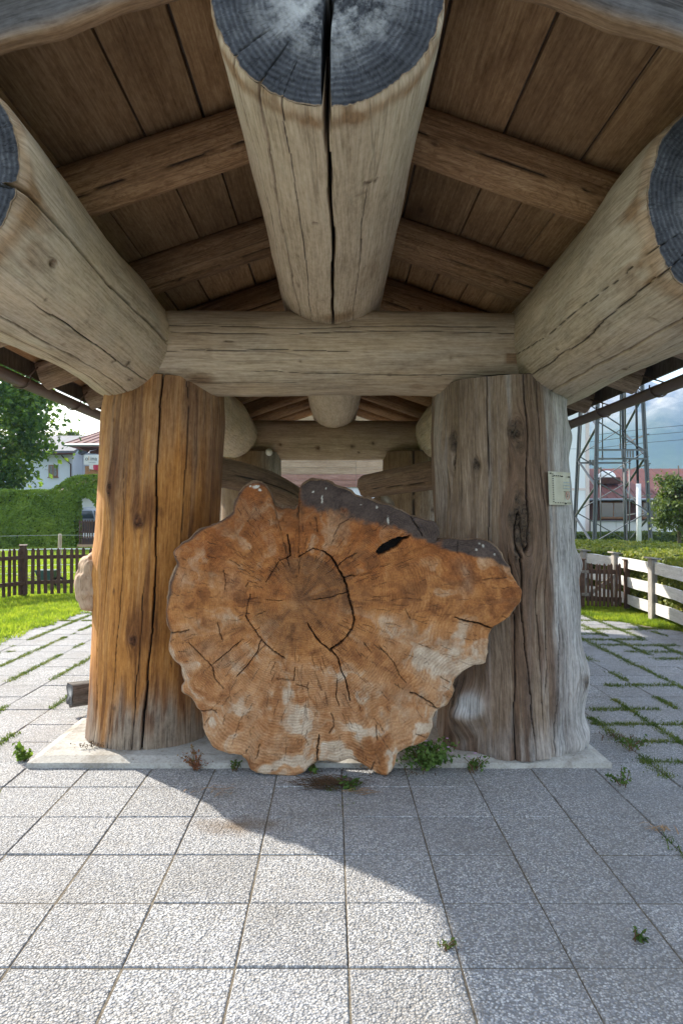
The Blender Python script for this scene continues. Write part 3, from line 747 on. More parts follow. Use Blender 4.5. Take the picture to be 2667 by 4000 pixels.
SL_CR = [(7,[(700,318),(730,340),(755,378),(775,410),(795,455),(805,500),(818,550),(830,600),(822,640),(800,675),(765,705),(733,727)]),
 (5,[(733,727),(762,765),(775,810),(795,855),(805,905),(815,940)]),(5,[(640,622),(665,670),(690,700),(733,735)]),(4,[(382,590),(410,635),(445,685),(490,730),(540,765)]),
 (3.4,[(445,690),(430,735),(395,785),(345,840)]),(5,[(552,255),(562,300),(568,340)]),(2.6,[(568,340),(520,360),(490,410),(465,450)]),(4,[(62,661),(120,655),(145,648)]),
 (3,[(145,700),(190,745),(240,795),(255,850),(290,890)]),(5.5,[(1245,595),(1290,610),(1340,618),(1397,642)]),(5,[(1060,905),(1100,920),(1140,945),(1174,974)]),(5.5,[(685,1085),(678,1130),(675,1192)]),
 (2.6,[(930,715),(985,770),(1015,830),(1045,870)]),(2.6,[(805,490),(760,500),(720,515),(660,522)]),(2,[(465,525),(530,525)]),(4,[(1065,180),(1090,220),(1112,258)]),(2.4,[(1258,276),(1255,330)]),
 (2.2,[(820,180),(770,210),(745,260)]),(3,[(760,380),(800,350),(840,330)]),(3,[(790,430),(830,420)]),(3,[(265,620),(275,660),(285,690)]),(2.2,[(290,400),(300,450),(295,480)]),(3,[(250,785),(310,735)]),
 (3,[(740,1000),(748,1045),(725,1075)]),(3,[(760,850),(755,920),(765,960)]),(2.4,[(920,1040),(925,1100)]),(2.4,[(1185,840),(1225,865)]),(2.4,[(1360,440),(1460,430)]),(2.4,[(1080,1075),(1130,1095)]),
 (3,[(440,1120),(425,1180)]),(3.4,[(915,1190),(900,1228)]),(3,[(195,985),(240,978),(260,990)]),(2.4,[(670,180),(680,240)]),(2.4,[(1140,960),(1175,975)]),(2.4,[(510,850),(580,855),(585,800)]),(2.6,[(590,870),(640,890)]),
 (2.6,[(350,700),(310,735)]),(2.2,[(870,700),(900,740)]),(2.4,[(1040,560),(1060,600)]),(2.4,[(390,450),(380,470)]),(3,[(700,318),(660,310),(600,345)]),(2.6,[(400,500),(385,560),(382,590)]),(2.2,[(1440,590),(1478,612)])]
YS = 4.16                       # depth of the sawn face
TS = .15                        # thickness
PITH = (600, 525)
def s_w(p):
    q = cr(p); v = at(q[0], q[1], YS); return (v.x, v.z)
out = np.array([s_w(p) for p in SL_OUT])
pith = np.array(s_w(PITH))
# smooth closed outline, resampled by arc length
def catmull(P, per=12):
    n = len(P); res = []
    for i in range(n):
        p0, p1, p2, p3 = P[i - 1], P[i], P[(i + 1) % n], P[(i + 2) % n]
        for k in range(per):
            t = k / per
            res.append(.5 * ((2 * p1) + (p2 - p0) * t + (2 * p0 - 5 * p1 + 4 * p2 - p3) * t * t + (3 * p1 - p0 - 3 * p2 + p3) * t ** 3))
    return np.array(res)
o2 = catmull(out)
seg = np.linalg.norm(np.roll(o2, -1, 0) - o2, axis=1); cum = np.concatenate([[0], np.cumsum(seg)])
NB, NR = 1080, 190
sv = np.linspace(0, cum[-1], NB, endpoint=False)
o3 = np.stack([np.interp(sv, cum, np.append(o2[:, i], o2[0, i])) for i in (0, 1)], -1)
bn = .006 * vnoise(sv * 14, 0, 0, 3) + .003 * vnoise(sv * 45, 0, 0, 4)
dirv = (o3 - pith) / np.linalg.norm(o3 - pith, axis=1, keepdims=True)
o3 = o3 + dirv * bn[:, None]
o3[:, 1] = np.maximum(o3[:, 1], .004)
fr = np.linspace(0, 1, NR) ** .85
Pg = pith + fr[:, None, None] * (o3 - pith)[None]           # (NR, NB, 2)
X, Z = Pg[..., 0], Pg[..., 1]
Rm = .80
dist = np.linalg.norm(Pg - pith, axis=-1)
Bl = np.linalg.norm(o3 - pith, axis=1)[None]
sN = fr[:, None] * np.ones_like(dist)
bw = sN ** 1.6
ring = dist / (Rm * (1 - bw) + Bl * bw) + .012 * fbm(X * 3, Z * 3, 0, 5)
# to picture-like plane units of the outline list, for cracks and tones
U = (X - pith[0]) / ((cr((1, 0))[0] - cr((0, 0))[0]) / FPX * YS) + PITH[0]
Wv = -(Z - pith[1]) / ((cr((0, 1))[1] - cr((0, 0))[1]) / FPX * YS) + PITH[1]
un = YS / FPX * .944            # metres per unit
crk = np.zeros_like(X); dep = np.zeros_like(X)
uu = U + 2.2 * vnoise(U * .06, Wv * .06, 0, 2) + 1.2 * vnoise(U * .16, Wv * .16, 0, 12); vv = Wv + 2.2 * vnoise(U * .06, Wv * .06, 5, 3) + 1.2 * vnoise(U * .16, Wv * .16, 5, 12)
def carve(width, pts, k=1.0):
    global crk, dep
    tot = 0
    for a, b in zip(pts[:-1], pts[1:]):
        lo = np.minimum(a, b) - 14; hi = np.maximum(a, b) + 14
        m = (uu > lo[0]) & (uu < hi[0]) & (vv > lo[1]) & (vv < hi[1])
        if not m.any(): continue
        ab = np.array(b, float) - np.array(a, float)
        pu, pv = uu[m] - a[0], vv[m] - a[1]
        t = np.clip((pu * ab[0] + pv * ab[1]) / (ab @ ab), 0, 1)
        d = np.hypot(pu - t * ab[0], pv - t * ab[1])
        w = width * .42 + 1.0
        pr = np.clip(1.25 - d / w, 0, 1)
        crk[m] = np.maximum(crk[m], k * sstep(.1, .8, pr))
        dep[m] = np.maximum(dep[m], k * sstep(.1, .9, pr) * min(.06, .006 * width))
for w_, pts in SL_CR: carve(w_, pts, min(1, .55 + .1 * w_))
rs = np.random.RandomState(5)
for _ in range(520):                        # small radial drying checks
    a = rs.uniform(0, 2 * np.pi); f0 = rs.uniform(.25, .97); i = int(a / (2 * np.pi) * NB)
    b_ = np.array([(o3[i, 0] - pith[0]) / un, -(o3[i, 1] - pith[1]) / un])
    ln_ = rs.uniform(.02, .10)
    p0 = np.array(PITH) + b_ * f0; p1 = np.array(PITH) + b_ * min(.995, f0 + ln_)
    p1 = p1 + rs.normal(0, 5, 2); pm = (p0 + p1) / 2 + rs.normal(0, 3, 2)
    carve(rs.uniform(.4, 1.6), [tuple(p0), tuple(pm), tuple(p1)], rs.uniform(.3, .8))
for _ in range(70):                         # short checks that follow the rings
    a = rs.uniform(0, 2 * np.pi); f0 = rs.uniform(.3, .95); i = int(a / (2 * np.pi) * NB); st = rs.randint(6, 26)
    pts = []
    for q in (0, .5, 1):
        j = (i + int(q * st)) % NB
        pts.append(tuple(np.array(PITH) + np.array([(o3[j, 0] - pith[0]) / un, -(o3[j, 1] - pith[1]) / un]) * (f0 + rs.normal(0, .004))))
    carve(rs.uniform(.6, 1.6), pts, rs.uniform(.2, .5))
# the hollow
def inside(poly, x, y):
    c = np.zeros(x.shape, bool); n = len(poly)
    for i in range(n):
        x0, y0 = poly[i]; x1, y1 = poly[(i + 1) % n]
        if y0 == y1: continue
        c ^= ((y0 > y) != (y1 > y)) & (x < (x1 - x0) * (y - y0) / (y1 - y0) + x0)
    return c
hole = inside(SL_HOLE, uu, vv)
dep = np.where(hole, .12, dep)
# tones: light = bleached, char = black weathered cap, red = reddish heart of colour
ang = np.arctan2(Wv - PITH[1], U - PITH[0])
n1 = fbm(U * .008, Wv * .008, 0, 41, 4); n2 = fbm(U * .02, Wv * .02, 0, 43, 4)
n3 = fbm(np.cos(ang) * 4.5, np.sin(ang) * 4.5, ring * 7 + 2.0 * n1, 45, 4)            # bands that follow the rings
n5 = fbm(np.cos(ang) * 22, np.sin(ang) * 22, ring * 2.5, 46, 3)                       # rays
n6 = fbm(np.cos(ang) * 9, np.sin(ang) * 9, ring * 24, 48, 3)
light = np.clip(.62 * sstep(520, 1080, Wv + 130 * n1) * (.8 + .45 * n3) + .42 * sstep(.0, .9, n3 + .35 * n1 + .2 * sstep(300, 900, Wv) - .2), 0, 1)
for (a, b, ra, rb, k) in [(1260,735,45,35,1),(1290,465,22,40,.9),(1270,400,30,30,.7),(1025,940,60,50,.8),(640,1010,60,40,.7),(300,790,60,55,.7),(145,740,40,30,.7),(235,1030,50,40,.7),(890,880,80,45,.6),(440,1000,60,40,.5),(700,930,60,50,.5),(1130,770,60,40,.5),(320,450,40,60,.35),(1000,700,70,60,.35),(130,420,30,40,.5),(590,525,30,30,.45),(230,720,40,30,.5),(1110,900,30,40,.8)]:
    e = np.exp(-(((U - a + 26 * n1) / (ra * 1.1)) ** 2 + ((Wv - b + 26 * n2) / (rb * 1.1)) ** 2)); light = np.maximum(light, min(1, k * 1.05) * e)
light = light * (1 - .35 * sstep(.20, .70, n2)) * (.8 + .35 * n3) * (1 - .5 * sstep(300, 120, np.hypot(U - 610, Wv - 540)))
# black cap: above the straight sawn bark line
n7 = fbm(U * .05, Wv * .05, 0, 49, 3)
cap = np.maximum(sstep(16, -18, 9 * n7 + (Wv - (128 + (U - 600) * .270)) + 10 * n2 + 20 * n1) * sstep(585, 620, U) * sstep(1200, 1180, U), sstep(8, -8, Wv - (312 + (U - 1200) * .20) + 8 * n2 - 25 * sstep(1380, 1460, U)) * sstep(1170, 1200, U))
rimd = (1 - sN) * Bl / un
cap = np.maximum(cap, .85 * sstep(16, 3, rimd + 5 * n2) * sstep(640, 300, U) * sstep(760, 560, Wv))
red = np.clip(sstep(620, 220, Wv + 110 * n1) * .85 + .35 * sstep(.0, .8, n2 + .15 * n6) + .45 * sstep(.0, .8, -n3), 0, 1)
pale = np.exp(-rimd / 3.0) * sstep(500, 800, Wv); light = np.maximum(light, .8 * pale)
dk = np.clip(.75 * sstep(215, 190, np.hypot((U - 620) * .98, Wv - 545) + 14 * n2) * (.6 + .5 * n1) + .60 * sstep(.0, 1.0, -n3 + .15 * n6 + .2 * n2) + .2 * sstep(.3, .9, n5) + .5 * np.exp(-(((U - 520) / 260) ** 2 + ((Wv - 160) / 70) ** 2)), 0, 1)
dk = dk * (1 - .5 * sstep(620, 1000, Wv))
spots = np.zeros_like(X)                     # bird droppings and lichen on the black cap
for (a, b, ra, rb) in [(697,105,5,24),(970,195,4,28),(920,138,4,9),(425,55,16,9),(1330,315,4,8),(1360,300,5,9),(1410,335,5,7),(440,68,8,6),(660,75,5,6),(712,62,4,5),(1345,290,3,7),(858,128,3,3),(405,52,6,5)]:
    spots = np.maximum(spots, sstep(.0, .35, np.exp(-(((uu - a + 3 * n2) / ra) ** 2 + ((vv - b) / rb) ** 2)) - .45 + .15 * vnoise(U * .3, Wv * .3, 0, 8)))
Yf = dep + .004 * fbm(U * .012, Wv * .012, 0, 50, 3) + .0008 * vnoise(U * .2, Wv * .2, 0, 51)
rimround = .008 * np.exp(-rimd / 4.0); Yf = Yf + rimround
V = np.stack([X, YS + Yf, Z], -1).reshape(-1, 3)
i, j = np.meshgrid(np.arange(1, NR - 1), np.arange(NB), indexing='ij'); jn = (j + 1) % NB
Q = np.stack([i * NB + j, i * NB + jn, (i + 1) * NB + jn, (i + 1) * NB + j], -1).reshape(-1, 4)
jj = np.arange(NB); T = np.stack([np.zeros(NB, int), NB + (jj + 1) % NB, NB + jj], -1)
A1 = np.stack([light, cap, crk, red], -1).reshape(-1, 4)
A2 = np.stack([ring * .5, dk, hole * 1.0, spots], -1).reshape(-1, 4)
# bark side and back, flaring a little towards the back at the lower left
NS = 9
nb0 = len(V)
SV, SA = [], []
for k in range(1, NS + 1):
    t = k / NS
    fl = .012 * np.sin(np.pi * t) + .010 * vnoise(sv * 9, t * 4, 0, 61) + .006 * vnoise(sv * 30, t * 9, 0, 62)
    fl = fl + t * .055 * np.exp(-(((o3[:, 0] + 1.05) / .30) ** 2 + ((o3[:, 1] - .35) / .28) ** 2))
    q = o3 + dirv * fl[:, None]
    q[:, 1] = np.maximum(q[:, 1], .003)
    SV.append(np.stack([q[:, 0], np.full(NB, YS + .010 + t * TS), q[:, 1]], -1))
S = np.concatenate(SV)
rows = [(NR - 1) * NB + jj] + [nb0 + (k) * NB + jj for k in range(NS)]
QS = np.concatenate([np.stack([rows[k], np.roll(rows[k], -1), np.roll(rows[k + 1], -1), rows[k + 1]], -1) for k in range(NS)])
bc = nb0 + NS * NB
TBk = np.stack([np.full(NB, bc), np.roll(rows[-1], -1), rows[-1]], -1)
V = np.vstack([V, S, [[pith[0], YS + .01 + TS, pith[1]]]])
A1 = np.vstack([A1, np.tile([.3, .0, 0, .5], (len(S) + 1, 1))]); A2 = np.vstack([A2, np.tile([.5, .3, 0, 0], (len(S) + 1, 1))])

m = Mat('sawn_tree_slice', .72, .22)
li, ca, ck, re = m.attr('tone'); rg, dk_, ho, sp = m.attr('rings')
v = m.obj(False)
xz = m.vm('MULTIPLY', v, (1, 0, 1))
fine = m.noise(xz, 85, 4, .72)
mid = m.noise(xz, 9, 6, .62, .3)
rgn = m.math('MULTIPLY_ADD', m.noise(xz, 6, 3), .020, rg)
r1 = m.math('SINE', m.math('MULTIPLY', rgn, 6.283 * 150))
r2 = m.math('SINE', m.math('MULTIPLY', rgn, 6.283 * 37))
f = m.math('MULTIPLY_ADD', mid, .46, m.math('MULTIPLY', fine, .38))
f = m.math('MULTIPLY_ADD', r2, .010, f)
f = m.math('MULTIPLY_ADD', r1, m.math('MULTIPLY', .034, m.mr(m.noise(xz, 4, 2), .35, .6)), f)
c = m.ramp(f, [(.28, (.175, .062, .016)), (.43, (.37, .152, .046)), (.58, (.55, .275, .10))])
rc = m.ramp(f, [(.28, (.11, .028, .006)), (.43, (.275, .083, .018)), (.58, (.45, .17, .045))])
c = m.mix(m.math('MULTIPLY', re, .85), c, rc)
lc = m.ramp(f, [(.28, (.24, .15, .085)), (.43, (.43, .295, .185)), (.58, (.60, .465, .33))])
c = m.mix(li, c, lc)
c = m.mix(m.mr(li, .50, 1.0, 0, .45), c, m.ramp(f, [(.28, (.36, .28, .20)), (.58, (.70, .60, .49))]))
dc = m.ramp(f, [(.30, (.055, .021, .009)), (.58, (.21, .095, .038))])
c = m.mix(m.math('MULTIPLY', dk_, .85), c, dc)
cc = m.ramp(f, [(.30, (.030, .020, .017)), (.58, (.12, .085, .070))])
c = m.mix(ca, c, cc)
c = m.mix(sp, c, (.55, .53, .47))
c = m.mix(ck, c, (.016, .009, .005))
c = m.mix(ho, c, (.012, .010, .009))
m.col(c)
m.bump(m.math('ADD', m.math('MULTIPLY', r1, .25), m.math('ADD', fine, mid)), .0035)
BARK = wood('slice_bark', (.10, .06, .035), (.22, .14, .085), (.38, .28, .19), wts=False, grain=.5, bumpd=.01, tone=0)
slice_t = thing('tree_slice', (pith[0], YS + .08, 0), 'huge upright sawn tree slice with scalloped edge, rings and dark upper rim', 'tree slice')
nf = len(Q)
mi = np.concatenate([np.zeros(nf), np.ones(len(QS)), np.zeros(len(T)), np.ones(len(TBk))])
me = raw_mesh('slice_body', V, np.vstack([Q, QS]), np.vstack([T, TBk]), (m.m, BARK), mi, smooth=True)
set_col(me, 'tone', A1); set_col(me, 'rings', A2)
mobj('sawn_disc', me, None, slice_t)

# ------------------------------------------------------------------ paper notice on the right pillar
M_PAPER = plain('laminated_paper', (.38, .365, .275), .35, .4, .10, 14)
M_INK = plain('black_ink', (.05, .055, .05), .8, .1, .1)
M_FADE = plain('faded_blue_ink', (.30, .36, .38), .8, .1, .1)
M_REDI = plain('faded_red_ink', (.45, .20, .17), .8, .1, .1)
def on_pillar(px, pz, lift):
    """point on the right pillar's skin at angle px (degrees) and height pz"""
    t = (pz - .045) / 2.475
    cx = 1.235 - .06 * t; r = .485 - .033 * t + lift
    return Vector((cx + r * math.cos(R_(px)), 4.80 + r * math.sin(R_(px)), pz))
A0, A1_, NZ0, NZ1 = 293.0, 319.0, 1.68, 1.895
note = thing('paper_notice', on_pillar(309, NZ0, .03), 'yellowed paper notice with a red prohibition sign nailed to the grey pillar', 'notice')
def patch(name, a0, a1, z0, z1, lift, mat, n=10, k=6, curl=True):
    V, Q = [], []
    for s_ in (0, 1):
        for i in range(k + 1):
            for j in range(n + 1):
                a = a0 + (a1 - a0) * j / n; z = z0 + (z1 - z0) * i / k
                cu = .004 * math.sin(j * 1.3) + (.010 if (curl and j == n and i in (0, k)) else 0) if curl else 0
                V.append(on_pillar(a, z, lift + cu - s_ * .0012))
    N = (n + 1) * (k + 1)
    for i in range(k):
        for j in range(n):
            q = (i * (n + 1) + j, i * (n + 1) + j + 1, (i + 1) * (n + 1) + j + 1, (i + 1) * (n + 1) + j)
            Q.append(q[::1]); Q.append(tuple(N + x for x in q[::-1]))
    return mobj(name, raw_mesh(name, [tuple(p) for p in V], Q, mats=(mat,)), None, note)
LF = .034
patch('sheet', A0, A1_, NZ0, NZ1, LF, M_PAPER)
for k in range(13): patch('border_mark', A0 + 3.2, A0 + 4.3, NZ0 + .018 + k * .0148, NZ0 + .024 + k * .0148, LF + .007, M_INK, 1, 1, False)
for k in range(8): patch('border_mark', A0 + 5 + k * 2.7, A0 + 6.2 + k * 2.7, NZ0 + .010, NZ0 + .016, LF + .007, M_INK, 1, 1, False)
for k in range(4): patch('border_mark', A0 + 4.5 + k * 2.2, A0 + 5.6 + k * 2.2, NZ1 - .030, NZ1 - .024, LF + .007, M_INK, 1, 1, False)
for k, (w_, mm) in enumerate([(10, M_FADE), (11, M_FADE), (10, M_FADE), (12, M_INK)]): patch('lettering', A0 + 15, A0 + 15 + w_, NZ1 - .070 - k * .020, NZ1 - .067 - k * .020 + .002 * (k < 3), LF + .008, mm, 3, 1, False)
ca_, cz_, rr_ = A0 + 20, NZ0 + .062, .022
pts = [on_pillar(ca_ + math.degrees(rr_ * math.cos(t) / .5), cz_ + rr_ * 1.15 * math.sin(t), LF + .010) for t in np.linspace(0, 2 * math.pi, 25)]
tube('prohibition_ring', pts, .0024, M_REDI, note, 5)
tube('prohibition_bar', [on_pillar(ca_ - 1.9, cz_ + .019, LF + .010), on_pillar(ca_ + 1.9, cz_ - .019, LF + .010)], .002, M_REDI, note, 5)
tube('pictogram', [on_pillar(ca_ + .4, cz_ + .013, LF + .010), on_pillar(ca_ - .2, cz_, LF + .010), on_pillar(ca_ - .9, cz_ - .012, LF + .010)], .0022, M_INK, note, 5)
for a, z in ((A0 + 1.5, NZ1 - .012), (A0 + 13.5, NZ1 - .03), (A0 + 17, NZ0 + .008), (A1_ - 2, NZ1 - .03)):
    p = on_pillar(a, z, LF + .002); q = on_pillar(a, z, LF + .014); tube('nail', [p, q], .0035, M_INK, note, 6)

# ------------------------------------------------------------------ ground, paving
G = .4013
GX0, GY0 = .055, 4218 / (3074 - VY)      # a joint crossing of the slab grid
M_SOIL = Mat('joint_soil', .95, .1); _p = M_SOIL.pos()
M_SOIL.col(M_SOIL.ramp(M_SOIL.noise(_p, 30, 5, .7), [(.3, (.07, .058, .044)), (.55, (.17, .145, .11)), (.75, (.28, .25, .20))])); M_SOIL.bump(M_SOIL.noise(_p, 90, 4), .006); M_SOIL = M_SOIL.m
m = Mat('meadow_ground', .95, .1); _p = m.pos()
m.col(m.ramp(m.math('ADD', m.math('MULTIPLY', m.noise(_p, .35, 5, .6), .6), m.math('MULTIPLY', m.noise(_p, 7, 4, .7), .4)), [(.35, (.035, .065, .014)), (.5, (.075, .125, .025)), (.65, (.13, .18, .045))]))
m.bump(m.noise(_p, 14, 5, .7), .05); M_GROUND = m.m
def sheet(name, x0, x1, y0, y1, z, mat, nx=1, ny=1, kind='structure'):
    xs = np.linspace(x0, x1, nx + 1); ys = np.linspace(y0, y1, ny + 1)
    X, Y = np.meshgrid(xs, ys); V = np.stack([X, Y, np.full_like(X, z)], -1).reshape(-1, 3)
    i, j = np.meshgrid(np.arange(ny), np.arange(nx), indexing='ij'); n = nx + 1
    Q = np.stack([i * n + j, i * n + j + 1, (i + 1) * n + j + 1, (i + 1) * n + j], -1).reshape(-1, 4)
    return tag(mobj(name, raw_mesh(name, V, Q, mats=(mat,)), None), None, None, None, kind)
tag(sheet('ground', -3000, 3000, -400, 3200, -.034, M_GROUND, 40, 40), 'green meadow and lawn ground reaching to the mountains')
PX0, PX1 = GX0 - 11 * G, GX0 + 12 * G
paving = tag(sheet('paving', PX0 - .02, PX1 + .02, GY0 - 16 * G, GY0 + 26 * G, -.0045, M_SOIL), 'exposed aggregate slab paving with mossy joints')
m = Mat('bounce_asphalt', .9, .2); _p = m.pos()
m.col(m.ramp(m.noise(_p, 3, 6, .7), [(.35, (.17, .168, .162)), (.65, (.30, .295, .285))])); m.bump(m.noise(_p, 120, 3), .004)
tag(sheet('bounce_yard', -9, 14, -24, GY0 - 16 * G - .02, -.026, m.m), 'unseen grey asphalt sheet added to bounce light into the shelter')  # unseen ground added behind the camera to brighten the shelter interior
# exposed aggregate: pebbles set in cement
m = Mat('exposed_aggregate', .8, .3); p = m.pos()
pj = m.vm('ADD', p, m.vm('MULTIPLY', m.noise(p, 40, 2, .5, 0, True), (.006, .006, 0)))
p2 = m.vm('MULTIPLY', pj, (1, 1, 0))
d = m.vor(p2, 112, 'F1'); rc = m.vor(p2, 112, 'F1', 'Color')
sepc = m.n('ShaderNodeSeparateColor'); m.l(rc, sepc.inputs[0])
peb = m.ramp(sepc.outputs[0], [(0, (.20, .205, .225)), (.22, (.285, .293, .31)), (.42, (.37, .375, .385)), (.62, (.36, .335, .30)), (.74, (.45, .445, .435)), (.9, (.53, .53, .525)), (1, (.61, .61, .60))])
c = m.mix(m.mr(d, .42, .66), peb, (.19, .19, .19))
dirt = m.math('ADD', m.math('MULTIPLY', m.noise(p, 1.3, 6, .62), .7), m.math('MULTIPLY', m.noise(p, 9, 4, .6), .3))
c = m.mix(m.mr(dirt, .46, .70, 0, .55), c, (.17, .15, .12))
c = m.mix(m.mr(m.noise(p, .8, 4), .4, .65, 0, .30), c, (.24, .24, .25))
# patch of earth trodden onto a slab
dd = m.vm('MULTIPLY', m.vm('SUBTRACT', p, (-.50, 3.50, 0)), (3.0, 6.5, 0))
dl = m.math('ADD', m.vm('LENGTH', dd, (0, 0, 0)), m.math('MULTIPLY', m.noise(p, 8, 5, .65), 1.3))
c = m.mix(m.mr(dl, .75, 1.55, .85, 0), c, (.14, .10, .065))
hs = m.n('ShaderNodeHueSaturation'); m.l(c, hs.inputs['Color']); m.l(m.mr(m.rand(), 0, 1, .92, 1.07), hs.inputs['Value'])
m.col(hs.outputs[0])
m.bump(m.math('SUBTRACT', 1.0, m.math('MULTIPLY', d, d)), .006); M_AGG = m.m
SH = .395
def slab_mesh():
    e, t, c = SH / 2, .022, .004
    V = [(sx * (e - c), sy * (e - c), 0) for sx, sy in ((-1, -1), (1, -1), (1, 1), (-1, 1))] + [(sx * e, sy * e, -c) for sx, sy in ((-1, -1), (1, -1), (1, 1), (-1, 1))] + [(sx * e, sy * e, -t) for sx, sy in ((-1, -1), (1, -1), (1, 1), (-1, 1))]
    Q = [(0, 1, 2, 3)] + [(i, 4 + i, 4 + (i + 1) % 4, (i + 1) % 4) for i in range(4)] + [(4 + i, 8 + i, 8 + (i + 1) % 4, 4 + (i + 1) % 4) for i in range(4)]
    return np.array(V), np.array(Q)
sv_, sq_ = slab_mesh(); SLAB = raw_mesh('paving_slab', sv_, sq_, mats=(M_AGG,))
cand = []
for i in range(-11, 12):
    for j in range(-26, 17):
        cx_, cy_ = GX0 + (i + .5) * G, GY0 - (j + .5) * G
        if cy_ > 14.2: continue
        if cx_ > 3.9 and cy_ > 9.0 + (4.9 - cx_) * 2.0: continue                      # lawn comes in by the white fence
        if cx_ < -4.2 and random.random() < .15: continue
        if -1.93 < cx_ < 1.75 and 4.55 < cy_ < 5.4: continue                         # under the concrete base
        px_ = VX + FPX * cx_ / max(cy_, .1); py_ = VY + FPX * EYE / max(cy_, .1)
        vis = cy_ > 1.7 and -250 < px_ < 2900 and py_ < 4500
        cand.append((0 if vis else 1, cy_ + (8 if (abs(cx_) < 1.3 and cy_ > 5.4) else 0), cx_, cy_))
cand.sort()
rest = []
for n_, (nv, _, cx_, cy_) in enumerate(cand):
    M = Matrix.Translation((cx_, cy_, random.uniform(-.0025, .0025))) @ Euler((random.uniform(-.004, .004), random.uniform(-.004, .004), random.uniform(-.004, .004))).to_matrix().to_4x4()
    if n_ < 300: mobj('paving_slab', SLAB, M, paving)
    else: rest.append(M)
RV = np.vstack([np.array([tuple(M @ Vector(v)) for v in sv_]) for M in rest]); RQ = np.vstack([sq_ + k * len(sv_) for k in range(len(rest))])
tag(mobj('paving_slab', raw_mesh('paving_slab', RV, RQ, mats=(M_AGG,)), None, paving), kind='stuff')

# ------------------------------------------------------------------ grass and weeds
def blades(name, P, h, w, mat, parent=None, seed=1, lean=.5, kind='stuff', label=None):
    rs = np.random.RandomState(seed); n = len(P)
    a = rs.uniform(0, 2 * np.pi, n); hh = h * rs.uniform(.45, 1.25, n); ww = w * rs.uniform(.6, 1.3, n)
    la = rs.uniform(0, 2 * np.pi, n); ll = hh * lean * rs.uniform(.1, 1.2, n)
    dx, dy = np.cos(a) * ww, np.sin(a) * ww; lx, ly = np.cos(la) * ll, np.sin(la) * ll
    b0 = P - np.stack([dx, dy, np.zeros(n)], -1); b1 = P + np.stack([dx, dy, np.zeros(n)], -1)
    m0 = P + np.stack([lx * .35 - dx * .8, ly * .35 - dy * .8, hh * .6], -1); m1 = P + np.stack([lx * .35 + dx * .8, ly * .35 + dy * .8, hh * .6], -1)
    tp = P + np.stack([lx, ly, hh], -1)
    V = np.stack([b0, b1, m1, m0, tp], 1).reshape(-1, 3); k = np.arange(n)[:, None] * 5
    o = mobj(name, raw_mesh(name, V, k + np.array([[0, 1, 2, 3]]), k + np.array([[3, 2, 4]]), (mat,)), None, parent)
    return tag(o, label, None, None, kind)
def grass_mat(name, lo, mid, hi, tr=.5, scale=3.0):
    m = Mat(name, .6, .3); p = m.pos()
    f = m.math('ADD', m.math('MULTIPLY', m.noise(p, scale, 3), .5), m.math('MULTIPLY', m.noise(p, 45, 3, .7), .5))
    c = m.ramp(f, [(.36, lo), (.5, mid), (.64, hi)]); m.leafy(c, tr, m.mix(1.0, c, (1.25, 1.3, .55), 'MULTIPLY')); return m.m
M_GRASS = grass_mat('lawn_grass', (.07, .13, .016), (.21, .29, .036), (.42, .45, .075), .55)
M_JOINT = grass_mat('joint_grass', (.045, .085, .016), (.105, .15, .03), (.22, .22, .08), .4, 5)
M_WEED = grass_mat('weed_leaf', (.035, .075, .014), (.075, .14, .026), (.14, .20, .05), .4, 9)
rs = np.random.RandomState(11)
def scat(n, x0, x1, y0, y1, keep):
    P = np.stack([rs.uniform(x0, x1, n), rs.uniform(y0, y1, n), np.full(n, -.03)], -1)
    return P[keep(P[:, 0], P[:, 1])]
vis = lambda x, y: (VX + FPX * x / y > -60) & (VX + FPX * x / y < 2730)
Pl = scat(230000, -8.5, -3.95, 7, 17.0, lambda x, y: vis(x, y) & (x < -4.22 + .16 * vnoise(x * 3, y * 1.7, 0, 3) + .12 * vnoise(x * 9, y * 9, 0, 4)) & (x > -.505 * y) & (np.random.RandomState(1).rand(len(x)) < .55 + .45 * vnoise(x * 1.5, y * 1.5, 2, 9)))
Pl2 = scat(60000, -16, -5.5, 15, 36, lambda x, y: vis(x, y))
Pr = scat(150000, 2.6, 5.3, 8.4, 14.6, lambda x, y: vis(x, y) & ((y > 9.15 + (4.9 - x) * 2.0 + .35 * vnoise(x * 2, y * 2, 0, 5)) | (x > 4.85 + .15 * vnoise(x * 3, y * 3, 0, 6))))
blades('lawn', Pl, .085, .006, M_GRASS, None, 2, .7, label='bright sunlit lawn beside the paving')
blades('paddock_grass', Pl2, .13, .012, M_GRASS, None, 3, .7, label='pale grass of the paddock behind the picket fence')
blades('lawn', Pr, .085, .004, M_GRASS, None, 4, .6, label='grass strip in front of the pale board fence')
